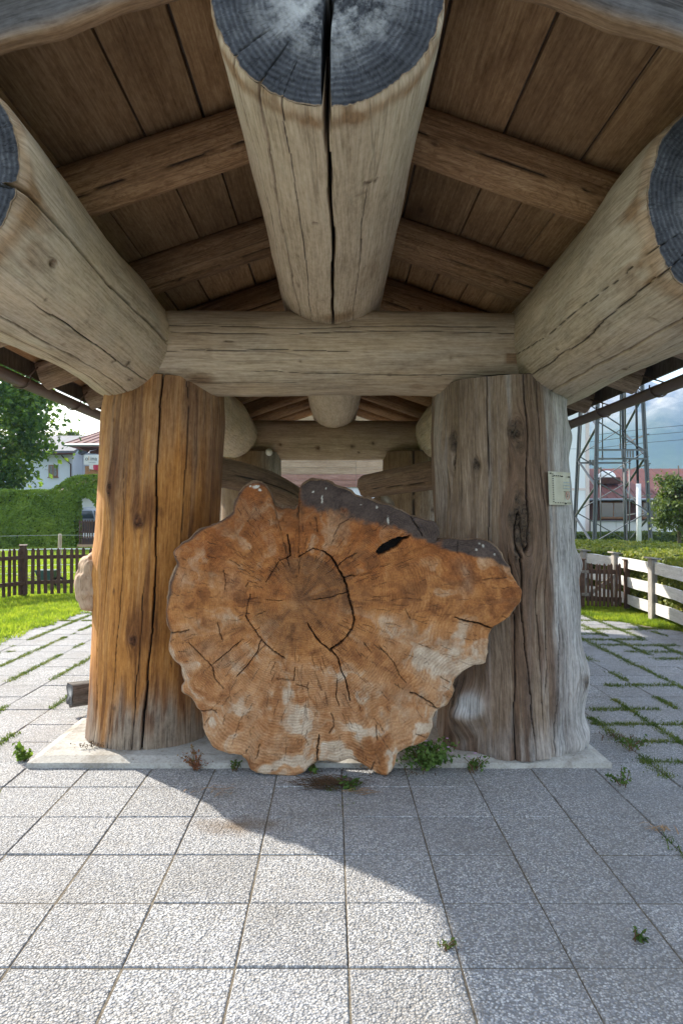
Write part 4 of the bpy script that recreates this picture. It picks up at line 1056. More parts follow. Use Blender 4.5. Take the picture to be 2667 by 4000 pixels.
# moss and grass growing in the joints
JP = []
for i in range(-11, 13):                                  # joints running away from the camera
    x = GX0 + i * G
    amt = .95 if (x < -2.3 or x > 2.0) else (.30 if abs(x) > 1.5 else .05)
    n = int(5200 * amt); y = rs.uniform(2.2, 14, n)
    wid = .030 + .045 * np.clip(fbm(y * .8, x * 2.1, 0, 21), 0, 1) + (.015 if x > 2.4 else 0) * np.clip((y - 6) / 4, 0, 1)
    k = (fbm(y * 1.6, x * 1.9, 0, 22) + .22 * (amt > .9) * np.clip((y - 4) / 3, -.3, 1)) > ((-.16 if x < 0 else .04) if amt > .9 else .50)
    JP.append(np.stack([x + rs.normal(0, 1, n) * wid * .5, y, np.full(n, -.012)], -1)[k])
for j in range(-26, 8):                                   # joints running across
    y = GY0 - j * G
    if y > 14: continue
    n = 5200; x = rs.uniform(-4.4, 5, n)
    far = np.clip((y - 5.0) / 3.5, 0, 1)
    k = (fbm(x * 1.3, y * 2.3, 3, 25) + np.where(x > 2.0, .30 * far + .28 * np.clip((y - 8) / 2, 0, 1), -.38) + np.where(np.abs(x) < 2.0, -.5, 0)) > .30
    wid = .020 + np.where(x > 2, .024 * far, 0)
    JP.append(np.stack([x, y + rs.normal(0, 1, n) * wid, np.full(n, -.012)], -1)[k])
JP = np.concatenate(JP); JP = JP[vis(JP[:, 0], JP[:, 1])]
JP = JP[~((JP[:, 0] > -1.97) & (JP[:, 0] < 1.79) & (JP[:, 1] > 4.2) & (JP[:, 1] < 5.65))]
JP = np.repeat(JP, 2, 0) + rs.normal(0, .012, (len(JP) * 2, 3)) * np.array([1, 1, 0])
blades('joint_grass', JP, .030, .0035, M_JOINT, None, 6, .9, label='moss and grass growing in the paving joints')

M_STEM = plain('weed_stem', (.12, .07, .035), .8, .2)
M_RED = grass_mat('reddish_weed_leaf', (.16, .06, .04), (.26, .10, .06), (.20, .18, .06), .4, 12)
M_DRY = plain('dry_leaf', (.30, .19, .10), .8, .2, .3)
M_PINK = plain('pink_petal', (.55, .32, .55), .7, .2)
def leaf_mesh(P, N, size, rs, asp=.55):
    """diamond leaves at points P with rough normals N"""
    n = len(P); N = N / np.maximum(np.linalg.norm(N, axis=1, keepdims=True), 1e-6)
    t = rs.normal(size=(n, 3)); t -= N * (t * N).sum(1, keepdims=True); t /= np.maximum(np.linalg.norm(t, axis=1, keepdims=True), 1e-6)
    b = np.cross(N, t); s = (size * rs.uniform(.55, 1.3, n))[:, None]
    V = np.stack([P - t * s, P + b * s * asp + N * s * .15, P + t * s, P - b * s * asp + N * s * .15], 1).reshape(-1, 3)
    return V, np.arange(n)[:, None] * 4 + np.array([[0, 1, 2, 3]])
def weed(loc, rad, h, n, size, label, mat=None, seed=1, flowers=0, stems=9, name='weed'):
    rs = np.random.RandomState(seed); mat = mat or M_WEED
    t = thing(name, loc, label, 'weed')
    L = Vector(loc); V = []; Q = []
    ends = []
    for k in range(stems):
        a = rs.uniform(0, 2 * np.pi); r = rad * math.sqrt(rs.uniform(.05, 1)); hh = h * rs.uniform(.5, 1.1) * (1.1 - .5 * r / rad)
        ends.append((L.x + r * math.cos(a) * 1.0, L.y + r * math.sin(a) * .7, L.z + hh))
    pts = []
    for e in ends:
        for q in range(max(1, n // stems)):
            f = rs.uniform(.25, 1.05); pts.append([L.x + (e[0] - L.x) * f + rs.normal(0, rad * .10), L.y + (e[1] - L.y) * f + rs.normal(0, rad * .10), max(.012, L.z + (e[2] - L.z) * f ** .8 + rs.normal(0, h * .07))])
    P = np.array(pts); N = rs.normal(size=P.shape) * .8 + np.array([0, -.3, .9])
    V, Q = leaf_mesh(P, N, size, rs)
    mobj('leaves', raw_mesh('leaves', V, Q, mats=(mat,)), None, t)
    SVs, SQs = [], []
    for e in ends:
        a = np.array([L.x + rs.normal(0, .012), L.y + rs.normal(0, .012), L.z]); b = np.array(e); mdl = (a + b) / 2 + np.array([0, 0, h * .08]); w_ = .0025
        base = len(SVs)
        for p_ in (a, mdl, b):
            for ox, oy in ((-w_, -w_), (w_, -w_), (0, w_)): SVs.append(p_ + np.array([ox, oy, 0]))
        for r_ in range(2):
            for c_ in range(3): SQs.append((base + r_ * 3 + c_, base + r_ * 3 + (c_ + 1) % 3, base + r_ * 3 + 3 + (c_ + 1) % 3, base + r_ * 3 + 3 + c_))
    mobj('stems', raw_mesh('stems', SVs, SQs, mats=(M_STEM,)), None, t)
    for k in range(flowers):
        e = ends[k % len(ends)]; p_ = Vector(e) + Vector((rs.normal(0, .02), rs.normal(0, .02), .012))
        Vf = [tuple(p_)] + [tuple(p_ + Vector((.011 * math.cos(q * 1.2566), .011 * math.sin(q * 1.2566) * .8 - .003, .004))) for q in range(5)]
        mobj('flower', raw_mesh('flower', Vf, None, [(0, 1 + q, 1 + (q + 1) % 5) for q in range(5)], (M_PINK,)), None, t)
    return t
weed((.58, 4.27, .0), .23, .23, 820, .017, 'bushy green weed with small pink flowers growing against the tree slice', None, 21, 9, 26)
weed((.90, 4.27, .0), .10, .11, 90, .014, 'low green weed creeping at the edge of the concrete base', None, 22, 4, 9)
weed((-.87, 4.27, .0), .10, .15, 150, .012, 'reddish wiry weed at the foot of the orange pillar', M_RED, 23, 0, 14)
weed((-.62, 4.26, 0), .05, .08, 50, .012, 'small green seedling between reddish weed and slice', None, 24, 0, 6)
weed((-2.02, 4.44, 0), .085, .12, 130, .022, 'leafy weed at the corner of the concrete base in the sun', grass_mat('sunny_weed_leaf', (.06, .12, .02), (.12, .2, .03), (.22, .27, .06), .5, 9), 25, 0, 9)
weed((-.12, 4.20, 0), .06, .12, 70, .019, 'green weed peeping out under the left lobe of the slice', None, 26, 0, 7)
weed((.10, 3.98, .0), .09, .07, 90, .017, 'green sprig growing on a tuft of brown roots in front of the slice', None, 27, 0, 9)
weed((1.72, 4.02, 0), .09, .10, 80, .013, 'straggling weed beside the corner of the concrete base', None, 28, 0, 8)
weed((1.15, 2.55, 0), .05, .045, 60, .010, 'tiny weed in a slab joint in front of the grey pillar', None, 29, 0, 7)
weed((.43, 2.50, 0), .045, .03, 40, .009, 'tiny weed in a slab joint at the edge of the shade', M_JOINT, 30, 0, 6)
weed((2.05, 4.62, .0), .10, .14, 70, .014, 'upright weed in the joint beyond the grey pillar', None, 33, 0, 7)
weed((.86, 4.24, 0), .03, .05, 30, .010, 'single sprig in front of the grey pillar', None, 34, 0, 4)
# brown root mat under the slice, and dry leaves
def straw(loc, rad, n, label, seed, ln=.12, mat=M_STEM, name='root_tuft', ang=None):
    rs = np.random.RandomState(seed); t = thing(name, loc, label, 'debris'); V = []; Q = []
    for k in range(n):
        a = rs.uniform(0, 6.283) if ang is None else ang + rs.normal(0, .35); l = ln * rs.uniform(.4, 1.2)
        c_ = np.array([loc[0] + rs.normal(0, rad), loc[1] + rs.normal(0, rad * .45), loc[2] + .006 + abs(rs.normal(0, .012))]); d_ = np.array([math.cos(a), math.sin(a), rs.normal(0, .12)]) * l / 2
        s_ = np.array([-d_[1], d_[0], 0]) / l * .006; b = len(V)
        V += [c_ - d_ - s_, c_ - d_ + s_, c_ + np.array([0, 0, .008]) + s_, c_ + np.array([0, 0, .008]) - s_, c_ + d_ + s_ * .4, c_ + d_ - s_ * .4]
        Q += [(b, b + 1, b + 2, b + 3), (b + 3, b + 2, b + 4, b + 5)]
    V = np.array(V); V[:, 2] = np.maximum(V[:, 2], loc[2] + .003)
    mobj('strands', raw_mesh('strands', V, Q, mats=(mat,)), None, t)['kind'] = 'stuff'
M_ROOT = plain('brown_roots', (.10, .062, .036), .9, .1, .4)
straw((-.02, 4.03, 0), .09, 170, 'tuft of brown fibrous roots in front of the slice', 3, .13, M_ROOT, ang=-.5)
straw((.16, 3.90, 0), .05, 14, 'few dry tan stalks lying before the slice', 4, .12, M_DRY, 'dry_stalks', .1)
straw((1.66, 3.44, 0), .035, 16, 'dry curled tan leaves lying on the shaded slabs', 5, .07, M_DRY, 'dry_leaves')
straw((-.70, 3.90, 0), .07, 18, 'small scatter of tan straw on the sunny slabs', 6, .06, M_DRY, 'dry_straw', .3)
straw((2.05, 4.9, 0), .07, 40, 'brown needles gathered beside the grey pillar foot', 7, .06, M_ROOT, 'brown_needles')
straw((-1.62, 4.52, .058), .05, 60, 'crumbs of bark and earth at the foot of the orange pillar', 8, .03, M_ROOT, 'bark_litter')
straw((.35, 4.22, 0), .16, 60, 'dry brown litter along the edge of the concrete base', 9, .05, M_ROOT, 'leaf_litter')
# squared timber end behind the orange pillar
t_ = thing('timber_offcut', (-2.0, 5.5, 0), 'dark weathered squared timber jutting out behind the orange pillar', 'timber')
log('beam', (-2.11, 5.42, .16), (-1.50, 5.92, .16), .088, .085, t_, W_DKW, E_GREY, nth=64, nz=40, seed=3, oval=.05, lump=.02, shape=lambda TH: 1 / np.power(np.abs(np.cos(TH)) ** 5 + np.abs(np.sin(TH)) ** 5, 1 / 5))
bar('bearer', (-1.86, 5.50, .04), (-1.62, 5.82, .04), .12, .075, W_DARK, t_)

# ------------------------------------------------------------------ picket fences and gate
W_PICK = plain('brown_fence_stain', (.078, .045, .031), .75, .25, .35, 14)
W_PALE = wood('bleached_board', (.36, .345, .32), (.52, .505, .48), (.66, .645, .62), stain=(.28, .26, .24), grain=1.2, hair=.5, blotch=.4, wts=False, tone=.08)
W_POST = wood('grey_post', (.20, .18, .16), (.31, .285, .25), (.43, .40, .36), stain=(.16, .13, .10), wts=False, tone=.1)
def picket_mesh(w, h, t=.022):
    pr = [(-w / 2, 0), (w / 2, 0), (w / 2, h - w * .75), (0, h), (-w / 2, h - w * .75)]
    V = [(p[0], -t / 2, p[1]) for p in pr] + [(p[0], t / 2, p[1]) for p in pr]
    me = bpy.data.meshes.new('picket')
    me.from_pydata(V, [], [(0, 1, 2, 3, 4), (9, 8, 7, 6, 5)] + [((i + 1) % 5, i, 5 + i, 5 + (i + 1) % 5) for i in range(5)]); me.update()
    me.materials.append(W_PICK); return me
def picket_run(root, a, b, n, w, h, z0=.05, rails=(.25, .80), inset=.0, last=True):
    a, b = Vector((*a, 0)), Vector((*b, 0)); d = b - a; ang = math.atan2(d.y, d.x); nrm = Vector((-d.y, d.x, 0)).normalized()
    me = picket_mesh(w, h)
    for i in range(n):
        p = a + d * ((i + .5) / n)
        M = Matrix.Translation((p.x, p.y, z0 + random.uniform(-.012, .012))) @ Euler((0, random.uniform(-.02, .02), ang)).to_matrix().to_4x4()
        mobj('picket', me, M, root)
    for f in rails:
        o = nrm * .032
        bar('rail', a + o + Vector((0, 0, z0 + h * f)), b + o + Vector((0, 0, z0 + h * f)), .035, .075, W_PICK, root)
pf = thing('picket_fence', (-6.2, 13.5, 0), 'dark brown picket fence turning a corner at the edge of the lawn', 'fence')
picket_run(pf, (-6.2, 13.5), (-4.35, 14.1), 16, .066, .93)
picket_run(pf, (-6.2, 13.5), (-7.25, 11.0), 21, .066, .93)
for x, y in ((-6.2, 13.53), (-4.32, 14.15), (-7.27, 11.0)):
    q = box('post', (.10, .10, 1.02), (x, y, .51), W_PICK, pf); box('post_cap', (.15, .13, .022), (x, y, 1.033), W_PICK, q, rot=(.12, 0, .3))
# small gate beside the pale board fence, and its side panel
gt = thing('picket_gate', (4.65, 11.6, 0), 'small dark brown picket gate standing between the lawn and the pale board fence', 'gate')
picket_run(gt, (4.37, 11.66), (4.93, 11.52), 9, .040, .74, .07, (.16, .80))
bar('brace', (4.39, 11.70, .22), (4.92, 11.57, .66), .03, .06, W_POST, gt)
for x, y in ((4.30, 11.68), (5.0, 11.50)):
    q = box('post', (.075, .075, .86), (x, y, .43), W_PICK, gt); box('post_cap', (.12, .10, .02), (x, y, .872), W_PICK, q)
M_HINGE = plain('rusty_hinge', (.16, .14, .12), .6, .4, .4, 30)
for z in (.27, .66): box('hinge', (.12, .012, .05), (4.34, 11.625, z), M_HINGE, gt, rot=(0, 0, -.24))
pg2 = thing('picket_fence', (4.0, 11.75, 0), 'short brown picket panel running from the small gate behind the grey pillar', 'fence')
picket_run(pg2, (3.55, 11.86), (4.24, 11.69), 6, .066, .86)
# pale board fence
FEN = [(4.50, 7.9), (4.76, 8.85), (4.96, 10.42), (5.04, 12.0), (4.86, 13.0), (4.1, 14.0)]
bf = thing('board_fence', (4.96, 10.42, 0), 'weathered pale three rail board fence in front of the hedge', 'fence')
for i, (x, y) in enumerate(FEN):
    q = box('post', (.10, .10, 1.0), (x - .03, y, .45), W_POST, bf, rot=(random.uniform(-.02, .02), random.uniform(-.02, .02), .2), bevel=.006)
    box('post_cap', (.19, .17, .025), (x - .03, y, .965), W_POST, q, rot=(0, .14, .2))
for (a, b) in zip(FEN[:-1], FEN[1:]):
    a3, b3 = Vector((*a, 0)), Vector((*b, 0)); d = (b3 - a3).normalized()
    for z, h in ((.20, .165), (.50, .165), (.81, .18)):
        dz = random.uniform(-.012, .012)
        L = (b3 - a3).length
        n = 14; V = []
        for s_ in (-1, 1):
            for k in range(n + 1):
                u = L * k / n; w1 = .010 * vnoise(u * 3, z * 7, s_, int(a[1] * 10)); w2 = .010 * vnoise(u * 3, z * 9, s_ + 5, int(a[1] * 10) + 3)
                V.append((s_ * .017, h / 2 + float(w1), u)); V.append((s_ * .017, -h / 2 + float(w2), u))
        Q = []
        m2 = 2 * (n + 1)
        for k in range(n):
            Q.append((2 * k, 2 * k + 1, 2 * k + 3, 2 * k + 2)); Q.append((m2 + 2 * k + 2, m2 + 2 * k + 3, m2 + 2 * k + 1, m2 + 2 * k))
            Q.append((2 * k + 2, m2 + 2 * k + 2, m2 + 2 * k, 2 * k)); Q.append((2 * k + 1, m2 + 2 * k + 1, m2 + 2 * k + 3, 2 * k + 3))
        Q.append((0, m2, m2 + 1, 1)); Q.append((2 * n, 2 * n + 1, m2 + 2 * n + 1, m2 + 2 * n))
        mobj('rail', raw_mesh('rail', V, Q, mats=(W_PALE,)), axis_matrix(a3 + Vector((0, 0, z + dz)) + d * .012, b3 + Vector((0, 0, z - dz))), bf)

# ------------------------------------------------------------------ foliage
def foliage_mat(name, lo, mid, hi, tr=.35, sc=1.2, tint=(1.2, 1.25, .6)):
    m = Mat(name, .55, .35); p = m.pos()
    f = m.math('ADD', m.math('MULTIPLY', m.noise(p, sc, 3), .45), m.math('MULTIPLY', m.noise(p, sc * 16, 2, .6), .55))
    c = m.ramp(f, [(.36, lo), (.5, mid), (.64, hi)]); m.leafy(c, tr, m.mix(1.0, c, tint, 'MULTIPLY')); return m.m
F_THUJA = foliage_mat('thuja_green', (.09, .155, .014), (.165, .255, .024), (.25, .34, .045), .38, .9)
F_HORN = foliage_mat('hedge_leaf', (.065, .105, .014), (.17, .205, .028), (.36, .33, .06), .4, 1.6)
F_HORN2 = foliage_mat('far_hedge_leaf', (.035, .065, .014), (.08, .115, .025), (.17, .18, .045), .35, 1.2)
F_MAPLE = foliage_mat('maple_leaf', (.035, .08, .015), (.085, .155, .024), (.22, .29, .04), .55, .5)
F_FAR = foliage_mat('far_tree_leaf', (.045, .08, .02), (.09, .13, .03), (.16, .19, .05), .4, .4)
F_PINE = foliage_mat('pine_needle', (.045, .075, .018), (.085, .12, .03), (.14, .17, .05), .3, 2)
F_IVY = foliage_mat('ivy_leaf', (.015, .04, .01), (.035, .075, .016), (.06, .11, .025), .25, 2)
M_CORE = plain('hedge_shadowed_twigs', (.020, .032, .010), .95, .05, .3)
M_BARKT = plain('grey_brown_bark', (.10, .08, .06), .95, .1, .35, 8)
def fol(name, P, N, size, mat, parent, seed, asp=.6):
    rs = np.random.RandomState(seed); V, Q = leaf_mesh(P, N + rs.normal(0, .55, P.shape), size, rs, asp)
    o = mobj(name, raw_mesh(name, V, Q, mats=(mat,)), None, parent); o['kind'] = 'stuff'; return o
# clipped thuja hedge with an arch cut through it
th = thing('thuja_hedge', (-14, 35.6, 0), 'tall clipped green thuja hedge with an archway cut through it', 'hedge')
HY0, HY1 = 35.0, 35.75
AX0, AX1, AZ = -13.35, -12.15, 2.60
def htop(x): return 2.98 + .75 * sstep(-14.9, -13.1, x) + .05 * vnoise(x * 1.3, 0, 0, 3)
rs = np.random.RandomState(31)
n = 30000; x = rs.uniform(-20.5, -10.5, n); z = rs.uniform(0, 3.7, n)
arch = (x > AX0) & (x < AX1) & (z < AZ - .5 * ((x - (AX0 + AX1) / 2) / .52) ** 2 * 1.0)
k = (z < htop(x)) & ~arch
P = np.stack([x, HY0 - .02 + .10 * fbm(x * 1.7, z * 1.7, 0, 7) + rs.normal(0, .03, n), z], -1)[k]; Nn = np.tile([0, -1, .45], (len(P), 1))
x = rs.uniform(-20.5, -10.5, 14000); y = rs.uniform(HY0, HY1, 14000)
P2 = np.stack([x, y, htop(x) + rs.normal(0, .03, 14000)], -1); N2 = np.tile([0, -.2, 1], (len(P2), 1))
yy = rs.uniform(HY0, HY1, 5000); zz = rs.uniform(0, AZ, 5000); sd = rs.choice([0, 1], 5000)
P3 = np.stack([np.where(sd, AX1 - .02, AX0 + .02) + rs.normal(0, .04, 5000), yy, zz], -1); N3 = np.stack([np.where(sd, -1, 1), np.zeros(5000), np.zeros(5000)], -1)
fol('foliage', np.vstack([P, P2, P3]), np.vstack([Nn, N2, N3]).astype(float), .085, F_THUJA, th, 5, .45)
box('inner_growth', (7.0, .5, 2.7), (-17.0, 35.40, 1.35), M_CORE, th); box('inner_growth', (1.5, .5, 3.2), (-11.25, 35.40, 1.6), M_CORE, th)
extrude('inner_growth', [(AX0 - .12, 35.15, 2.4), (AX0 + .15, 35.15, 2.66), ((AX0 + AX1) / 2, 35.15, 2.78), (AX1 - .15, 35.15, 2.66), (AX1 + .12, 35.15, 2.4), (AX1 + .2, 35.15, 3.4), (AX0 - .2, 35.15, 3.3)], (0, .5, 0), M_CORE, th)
gg = thing('garden_gate', (-12.66, 34.8, 0), 'dark wooden gate standing in the hedge archway', 'gate')
picket_run(gg, (-13.12, 34.85), (-12.2, 34.85), 7, .075, 1.35, .12, (.1, .52, .9))
box('kick_board', (1.0, .04, .34), (-12.66, 34.80, .02), plain('tan_board', (.36, .24, .14), .8, .2), gg)
# hedge behind the pale fence
fyx = lambda y: np.interp(y, [7.9, 8.85, 10.42, 12.0, 13.0, 14.0, 15.2, 17], [4.50, 4.76, 4.96, 5.04, 4.86, 4.1, 3.0, 2.6])
hg = thing('hedge', (6.4, 12, 0), 'broad yellow green hedge behind the pale board fence', 'hedge')
n = 24000; y = rs.uniform(8.0, 17.5, n); x = fyx(y) + .22 + rs.uniform(0, 1, n) ** .8 * 4.6
zt = .97 + .05 * fbm(x * 1.3, y * 1.3, 0, 8) + rs.normal(0, .02, n)
kv = vis(x, y); PA = np.stack([x, y, zt], -1)[kv]; NA = np.tile([0, -.25, 1.0], (len(PA), 1))
n = 12000; y = rs.uniform(8.0, 15.5, n); z = rs.uniform(.02, 1.0, n); x = fyx(y) + .20 + .10 * fbm(y * 2, z * 3, 0, 6) + rs.normal(0, .03, n)
kv = vis(x, y); PB = np.stack([x, y, z], -1)[kv]; NB_ = np.tile([-1, -.4, .4], (len(PB), 1))
fol('foliage', np.vstack([PA, PB]), np.vstack([NA, NB_]).astype(float), .040, F_HORN, hg, 6, .62)
ys = np.linspace(7.9, 17.5, 24)
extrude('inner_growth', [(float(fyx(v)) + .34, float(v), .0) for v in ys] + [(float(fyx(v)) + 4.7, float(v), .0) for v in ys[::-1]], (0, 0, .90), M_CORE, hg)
hf = thing('hedge', (18, 40, 0), 'low green hedge in front of the grey panelled wall', 'hedge')
n = 9000; x = rs.uniform(12.5, 24, n); top = rs.rand(n) < .35
P = np.stack([x, np.where(top, rs.uniform(40, 41.4, n), 40 + rs.normal(0, .05, n)), np.where(top, .68 + .04 * vnoise(x * 2, 0, 0, 2), rs.uniform(0, .68, n))], -1)
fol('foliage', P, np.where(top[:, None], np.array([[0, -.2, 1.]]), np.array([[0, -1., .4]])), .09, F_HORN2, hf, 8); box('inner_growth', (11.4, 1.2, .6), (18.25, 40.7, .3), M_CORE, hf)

def tree(name, base, h, c, rad, n, size, mat, label, seed, limbs=11, trunk=.22, clump=70, group=None):
    rs = np.random.RandomState(seed); t = thing(name, base, label, 'tree', group); B = np.array(base, float); C_ = np.array(c, float); rad = np.array(rad, float)
    tube('trunk', [B + np.array([0, 0, h * f]) + np.array([.06 * math.sin(f * 5), .05 * math.cos(f * 4), 0]) * f for f in np.linspace(0, .9, 8)], [trunk * (1 - .85 * f) for f in np.linspace(0, .9, 8)], M_BARKT, t, 8)
    cl = []
    for k in range(clump):
        d = rs.normal(size=3); d /= np.linalg.norm(d); cl.append(C_ + d * rad * rs.uniform(.35, 1.0) ** .6)
    cl = np.array(cl)
    for k in range(limbs):
        e = cl[k]; a = B + np.array([0, 0, h * rs.uniform(.25, .75)]); a[2] = min(a[2], e[2] - .1) if e[2] > B[2] + h * .25 else a[2]
        m_ = (a + e) / 2 + rs.normal(0, .15, 3)
        tube('limb', [a, (a + m_) / 2, m_, (m_ + e) / 2 + rs.normal(0, .08, 3), e], [trunk * .42, trunk * .33, trunk * .25, trunk * .15, .012], M_BARKT, t, 6)
    per = n // clump; P = np.vstack([c_ + rs.normal(0, 1, (per, 3)) * rad.mean() * rs.uniform(.10, .20) * np.array([1.1, 1.1, .75]) for c_ in cl])
    fol('crown', P, rs.normal(0, .6, P.shape) + np.array([0, -.2, .8]), size, mat, t, seed + 1, .7)
    return t
tree('maple_tree', (-20.9, 41.5, 0), 12.5, (-20.6, 41.5, 7.6), (3.6, 3.2, 5.0), 10500, .19, F_MAPLE, 'large leafy green maple tree behind the thuja hedge', 51, 16, .26, 150)
tree('far_tree', (-34, 88, 0), 13, (-34.2, 88, 10.4), (2.6, 2.2, 2.6), 3400, .24, F_FAR, 'round pale green tree beyond the red roofed house', 53, 8, .25, 50)
tree('pine_shrub', (14.6, 28.5, 0), 4.2, (14.5, 28.4, 2.15), (.95, .9, 1.3), 5600, .075, F_PINE, 'loose pine shrub growing near the steel pylon', 55, 12, .09, 70)
tree('garden_bush', (-1.0, 15.2, 0), 1.9, (-1.0, 15.2, 1.3), (.8, .6, .75), 1800, .07, F_HORN, 'green bush in front of the timber cabin', 57, 6, .05, 30)

# ------------------------------------------------------------------ paddock wires and post, barrow
pw = thing('paddock_fence', (-6.55, 16.2, 0), 'wire and tape paddock fence on round wooden posts behind the pickets', 'fence')
W_RND = wood('round_post_wood', (.22, .17, .11), (.36, .29, .2), (.48, .4, .3), wts=False)
M_TAPE = plain('white_fence_tape', (.72, .73, .75), .6, .3, .05); M_WIRE = plain('galvanised_wire', (.32, .33, .34), .45, .5, .1)
for x, y in ((-9.3, 15.6), (-6.55, 16.2), (-4.2, 16.9)): tube('post', [(x, y, -.05), (x, y, .6), (x + .01, y, 1.17), (x + .01, y, 1.2)], [.045, .043, .042, .03], W_RND, pw, 10)
for z, r, mm in ((1.17, .004, M_WIRE), (.84, .011, M_TAPE), (.66, .008, M_TAPE), (.46, .006, M_TAPE), (.28, .005, M_TAPE)):
    tube('wire', [(-9.3, 15.55, z), (-8, 15.84, z - .02), (-6.55, 16.15, z), (-5.4, 16.5, z - .02), (-4.2, 16.85, z)], r, mm, pw, 5)
wb = thing('wheelbarrow', (-6.55, 15.3, 0), 'dark green wheelbarrow standing behind the picket fence', 'wheelbarrow')
M_GRN = plain('green_paint', (.012, .05, .04), .5, .4); M_RUB = plain('black_rubber', (.02, .02, .02), .8, .2)
extrude('tray', [(-6.72, 15.2, .40), (-6.28, 15.2, .40), (-6.36, 15.2, .17), (-6.62, 15.2, .17)], (0, .4, 0), M_GRN, wb)
for y in (15.25, 15.55): tube('handle', [(-7.15, y, .30), (-6.7, y, .19), (-6.3, y, .15)], .014, W_RND, wb, 6)
tube('wheel', [(-6.24 + .11 * math.cos(t), 15.4, .12 + .11 * math.sin(t)) for t in np.linspace(0, 6.283, 17)], .028, M_RUB, wb, 6)
for y in (15.25, 15.55): bar('leg', (-6.66, y, .18), (-6.68, y, -.03), .02, .02, M_GRN, wb)

# ------------------------------------------------------------------ buildings
M_WHITE = plain('white_render', (.70, .71, .73), .9, .15, .04, .6); M_BLUEW = plain('pale_blue_render', (.55, .60, .68), .9, .15, .05, .6)
M_REDMET = plain('red_brown_sheet_metal', (.165, .066, .056), .6, .3, .12, 1.2); M_DKTILE = plain('dark_grey_tile', (.13, .135, .15), .7, .3, .25, 3)
M_DKBR = plain('dark_brown_timber', (.07, .032, .024), .8, .2, .25, 4); M_GREYP = plain('pale_grey_panel', (.46, .46, .44), .8, .2, .05, .8)
M_PINKB = plain('pinkish_render', (.62, .52, .49), .9, .1, .05); M_GLASS = Mat('window_glass', .08, .6).col((.035, .045, .05)).m
M_FRAME = plain('brown_window_frame', (.20, .10, .05), .6, .3); M_ZINC = plain('zinc_gutter', (.34, .37, .42), .4, .5, .1, metal=.2); M_SIGN = plain('white_sign_face', (.80, .80, .79), .4, .4, .02)
def window(root, x, y, z, w, h, fmat=M_FRAME, bars=1):
    """window in a wall that faces the camera (towards -Y)"""
    f = box('window', (w, .08, h), (x, y, z), fmat, root)
    pw_ = (w - .08 * (bars + 2)) / (bars + 1)
    for k in range(bars + 1): box('pane', (pw_, .03, h - .18), (x - w / 2 + .08 + pw_ / 2 + k * (pw_ + .08), y - .035, z), M_GLASS, f)
    box('sill', (w + .12, .16, .05), (x, y - .05, z - h / 2 - .025), fmat, f)
    return f
def seam_roof(root, pts, n, mat, along='u', thick=.10):
    """sloping sheet-metal roof of four corners a,b,c,d (eave a-b, ridge d-c) with raised seams"""
    a, b, c, d = [Vector(p) for p in pts]; nrm = (b - a).cross(d - a).normalized()
    if nrm.z < 0: nrm = -nrm
    r = extrude('roof', [a, b, c, d], -nrm * thick, mat, root)
    for k in range(n + 1):
        f = k / n; p, q = a.lerp(b, f) + nrm * .012, d.lerp(c, f) + nrm * .012
        if (q - p).length > .3: bar('seam', p, q, .035, .045, mat, r)
    return r
# pale house with dark tiles
ha = thing('pale_house', (-24, 57, 0), 'pale blue rendered house with dark grey tiled roof behind the maple', 'house')
box('wall', (7.5, 8, 6.9), (-24.9, 59, 3.45), M_BLUEW, ha); box('wall', (4.5, 7, 7.2), (-18.9, 60.5, 3.6), M_BLUEW, ha)
extrude('roof', [(-29.5, 54.2, 6.72), (-20.75, 54.2, 6.72), (-20.75, 59, 8.5), (-29.5, 59, 8.5)], (0, 0, .22), M_DKTILE, ha)
extrude('roof', [(-21.3, 56.2, 6.75), (-21.1, 56.2, 6.95), (-18.6, 56.2, 8.35), (-16, 56.2, 6.95), (-16, 56.2, 6.72), (-18.6, 56.2, 8.1)], (0, 6, 0), M_DKTILE, ha)
tube('downpipe', [(-21.9, 54.5, 6.6), (-21.65, 54.75, 6.25), (-21.3, 54.9, 5.9), (-21.3, 54.9, .3)], .055, M_DKBR, ha, 6)
tube('gutter', [(-29.5, 54.1, 6.68), (-20.7, 54.1, 6.68)], .08, M_DKBR, ha, 8)
window(ha, -22.75, 54.98, 5.35, .75, 1.0); window(ha, -25.6, 54.98, 5.35, .75, 1.0); window(ha, -22.75, 54.98, 2.3, .75, 1.1)
window(ha, -18.3, 56.98, 5.6, .7, 1.0)
# house with red-brown sheet metal roofs and a shop sign
hb = thing('red_roofed_house', (-16, 50, 0), 'white house with red brown sheet metal hipped roofs and a balcony', 'house')
box('wall', (7.5, 6, 6.3), (-13.1, 53.2, 3.15), M_WHITE, hb)
seam_roof(hb, [(-19.2, 48.2, 6.85), (-9, 48.2, 6.85), (-9, 52.2, 8.55), (-17.0, 52.2, 8.55)], 16, M_REDMET)
extrude('roof', [(-19.2, 48.2, 6.85), (-17.0, 52.2, 8.55), (-19.2, 56.2, 6.85)], (0, 0, -.12), M_REDMET, hb)
tube('gutter', [(-19.2, 48.15, 6.74), (-9, 48.15, 6.74)], .09, M_ZINC, hb, 8)
extrude('soffit', [(-18.2, 48.5, 6.62), (-9, 48.5, 6.62), (-9, 48.5, 6.18), (-17.4, 48.5, 6.18), (-17.9, 48.5, 6.45)], (0, .3, 0), M_DKBR, hb)
seam_roof(hb, [(-19.6, 45.5, 3.15), (-9, 45.5, 3.15), (-9, 48.3, 4.55), (-17.2, 48.3, 4.55)], 15, M_REDMET)
bar('ridge_cap', (-17.3, 48.32, 4.62), (-9, 48.32, 4.62), .25, .10, M_DKBR, hb)
box('porch', (8.5, 2.4, 3.1), (-13.4, 47.5, 1.55), M_WHITE, hb)
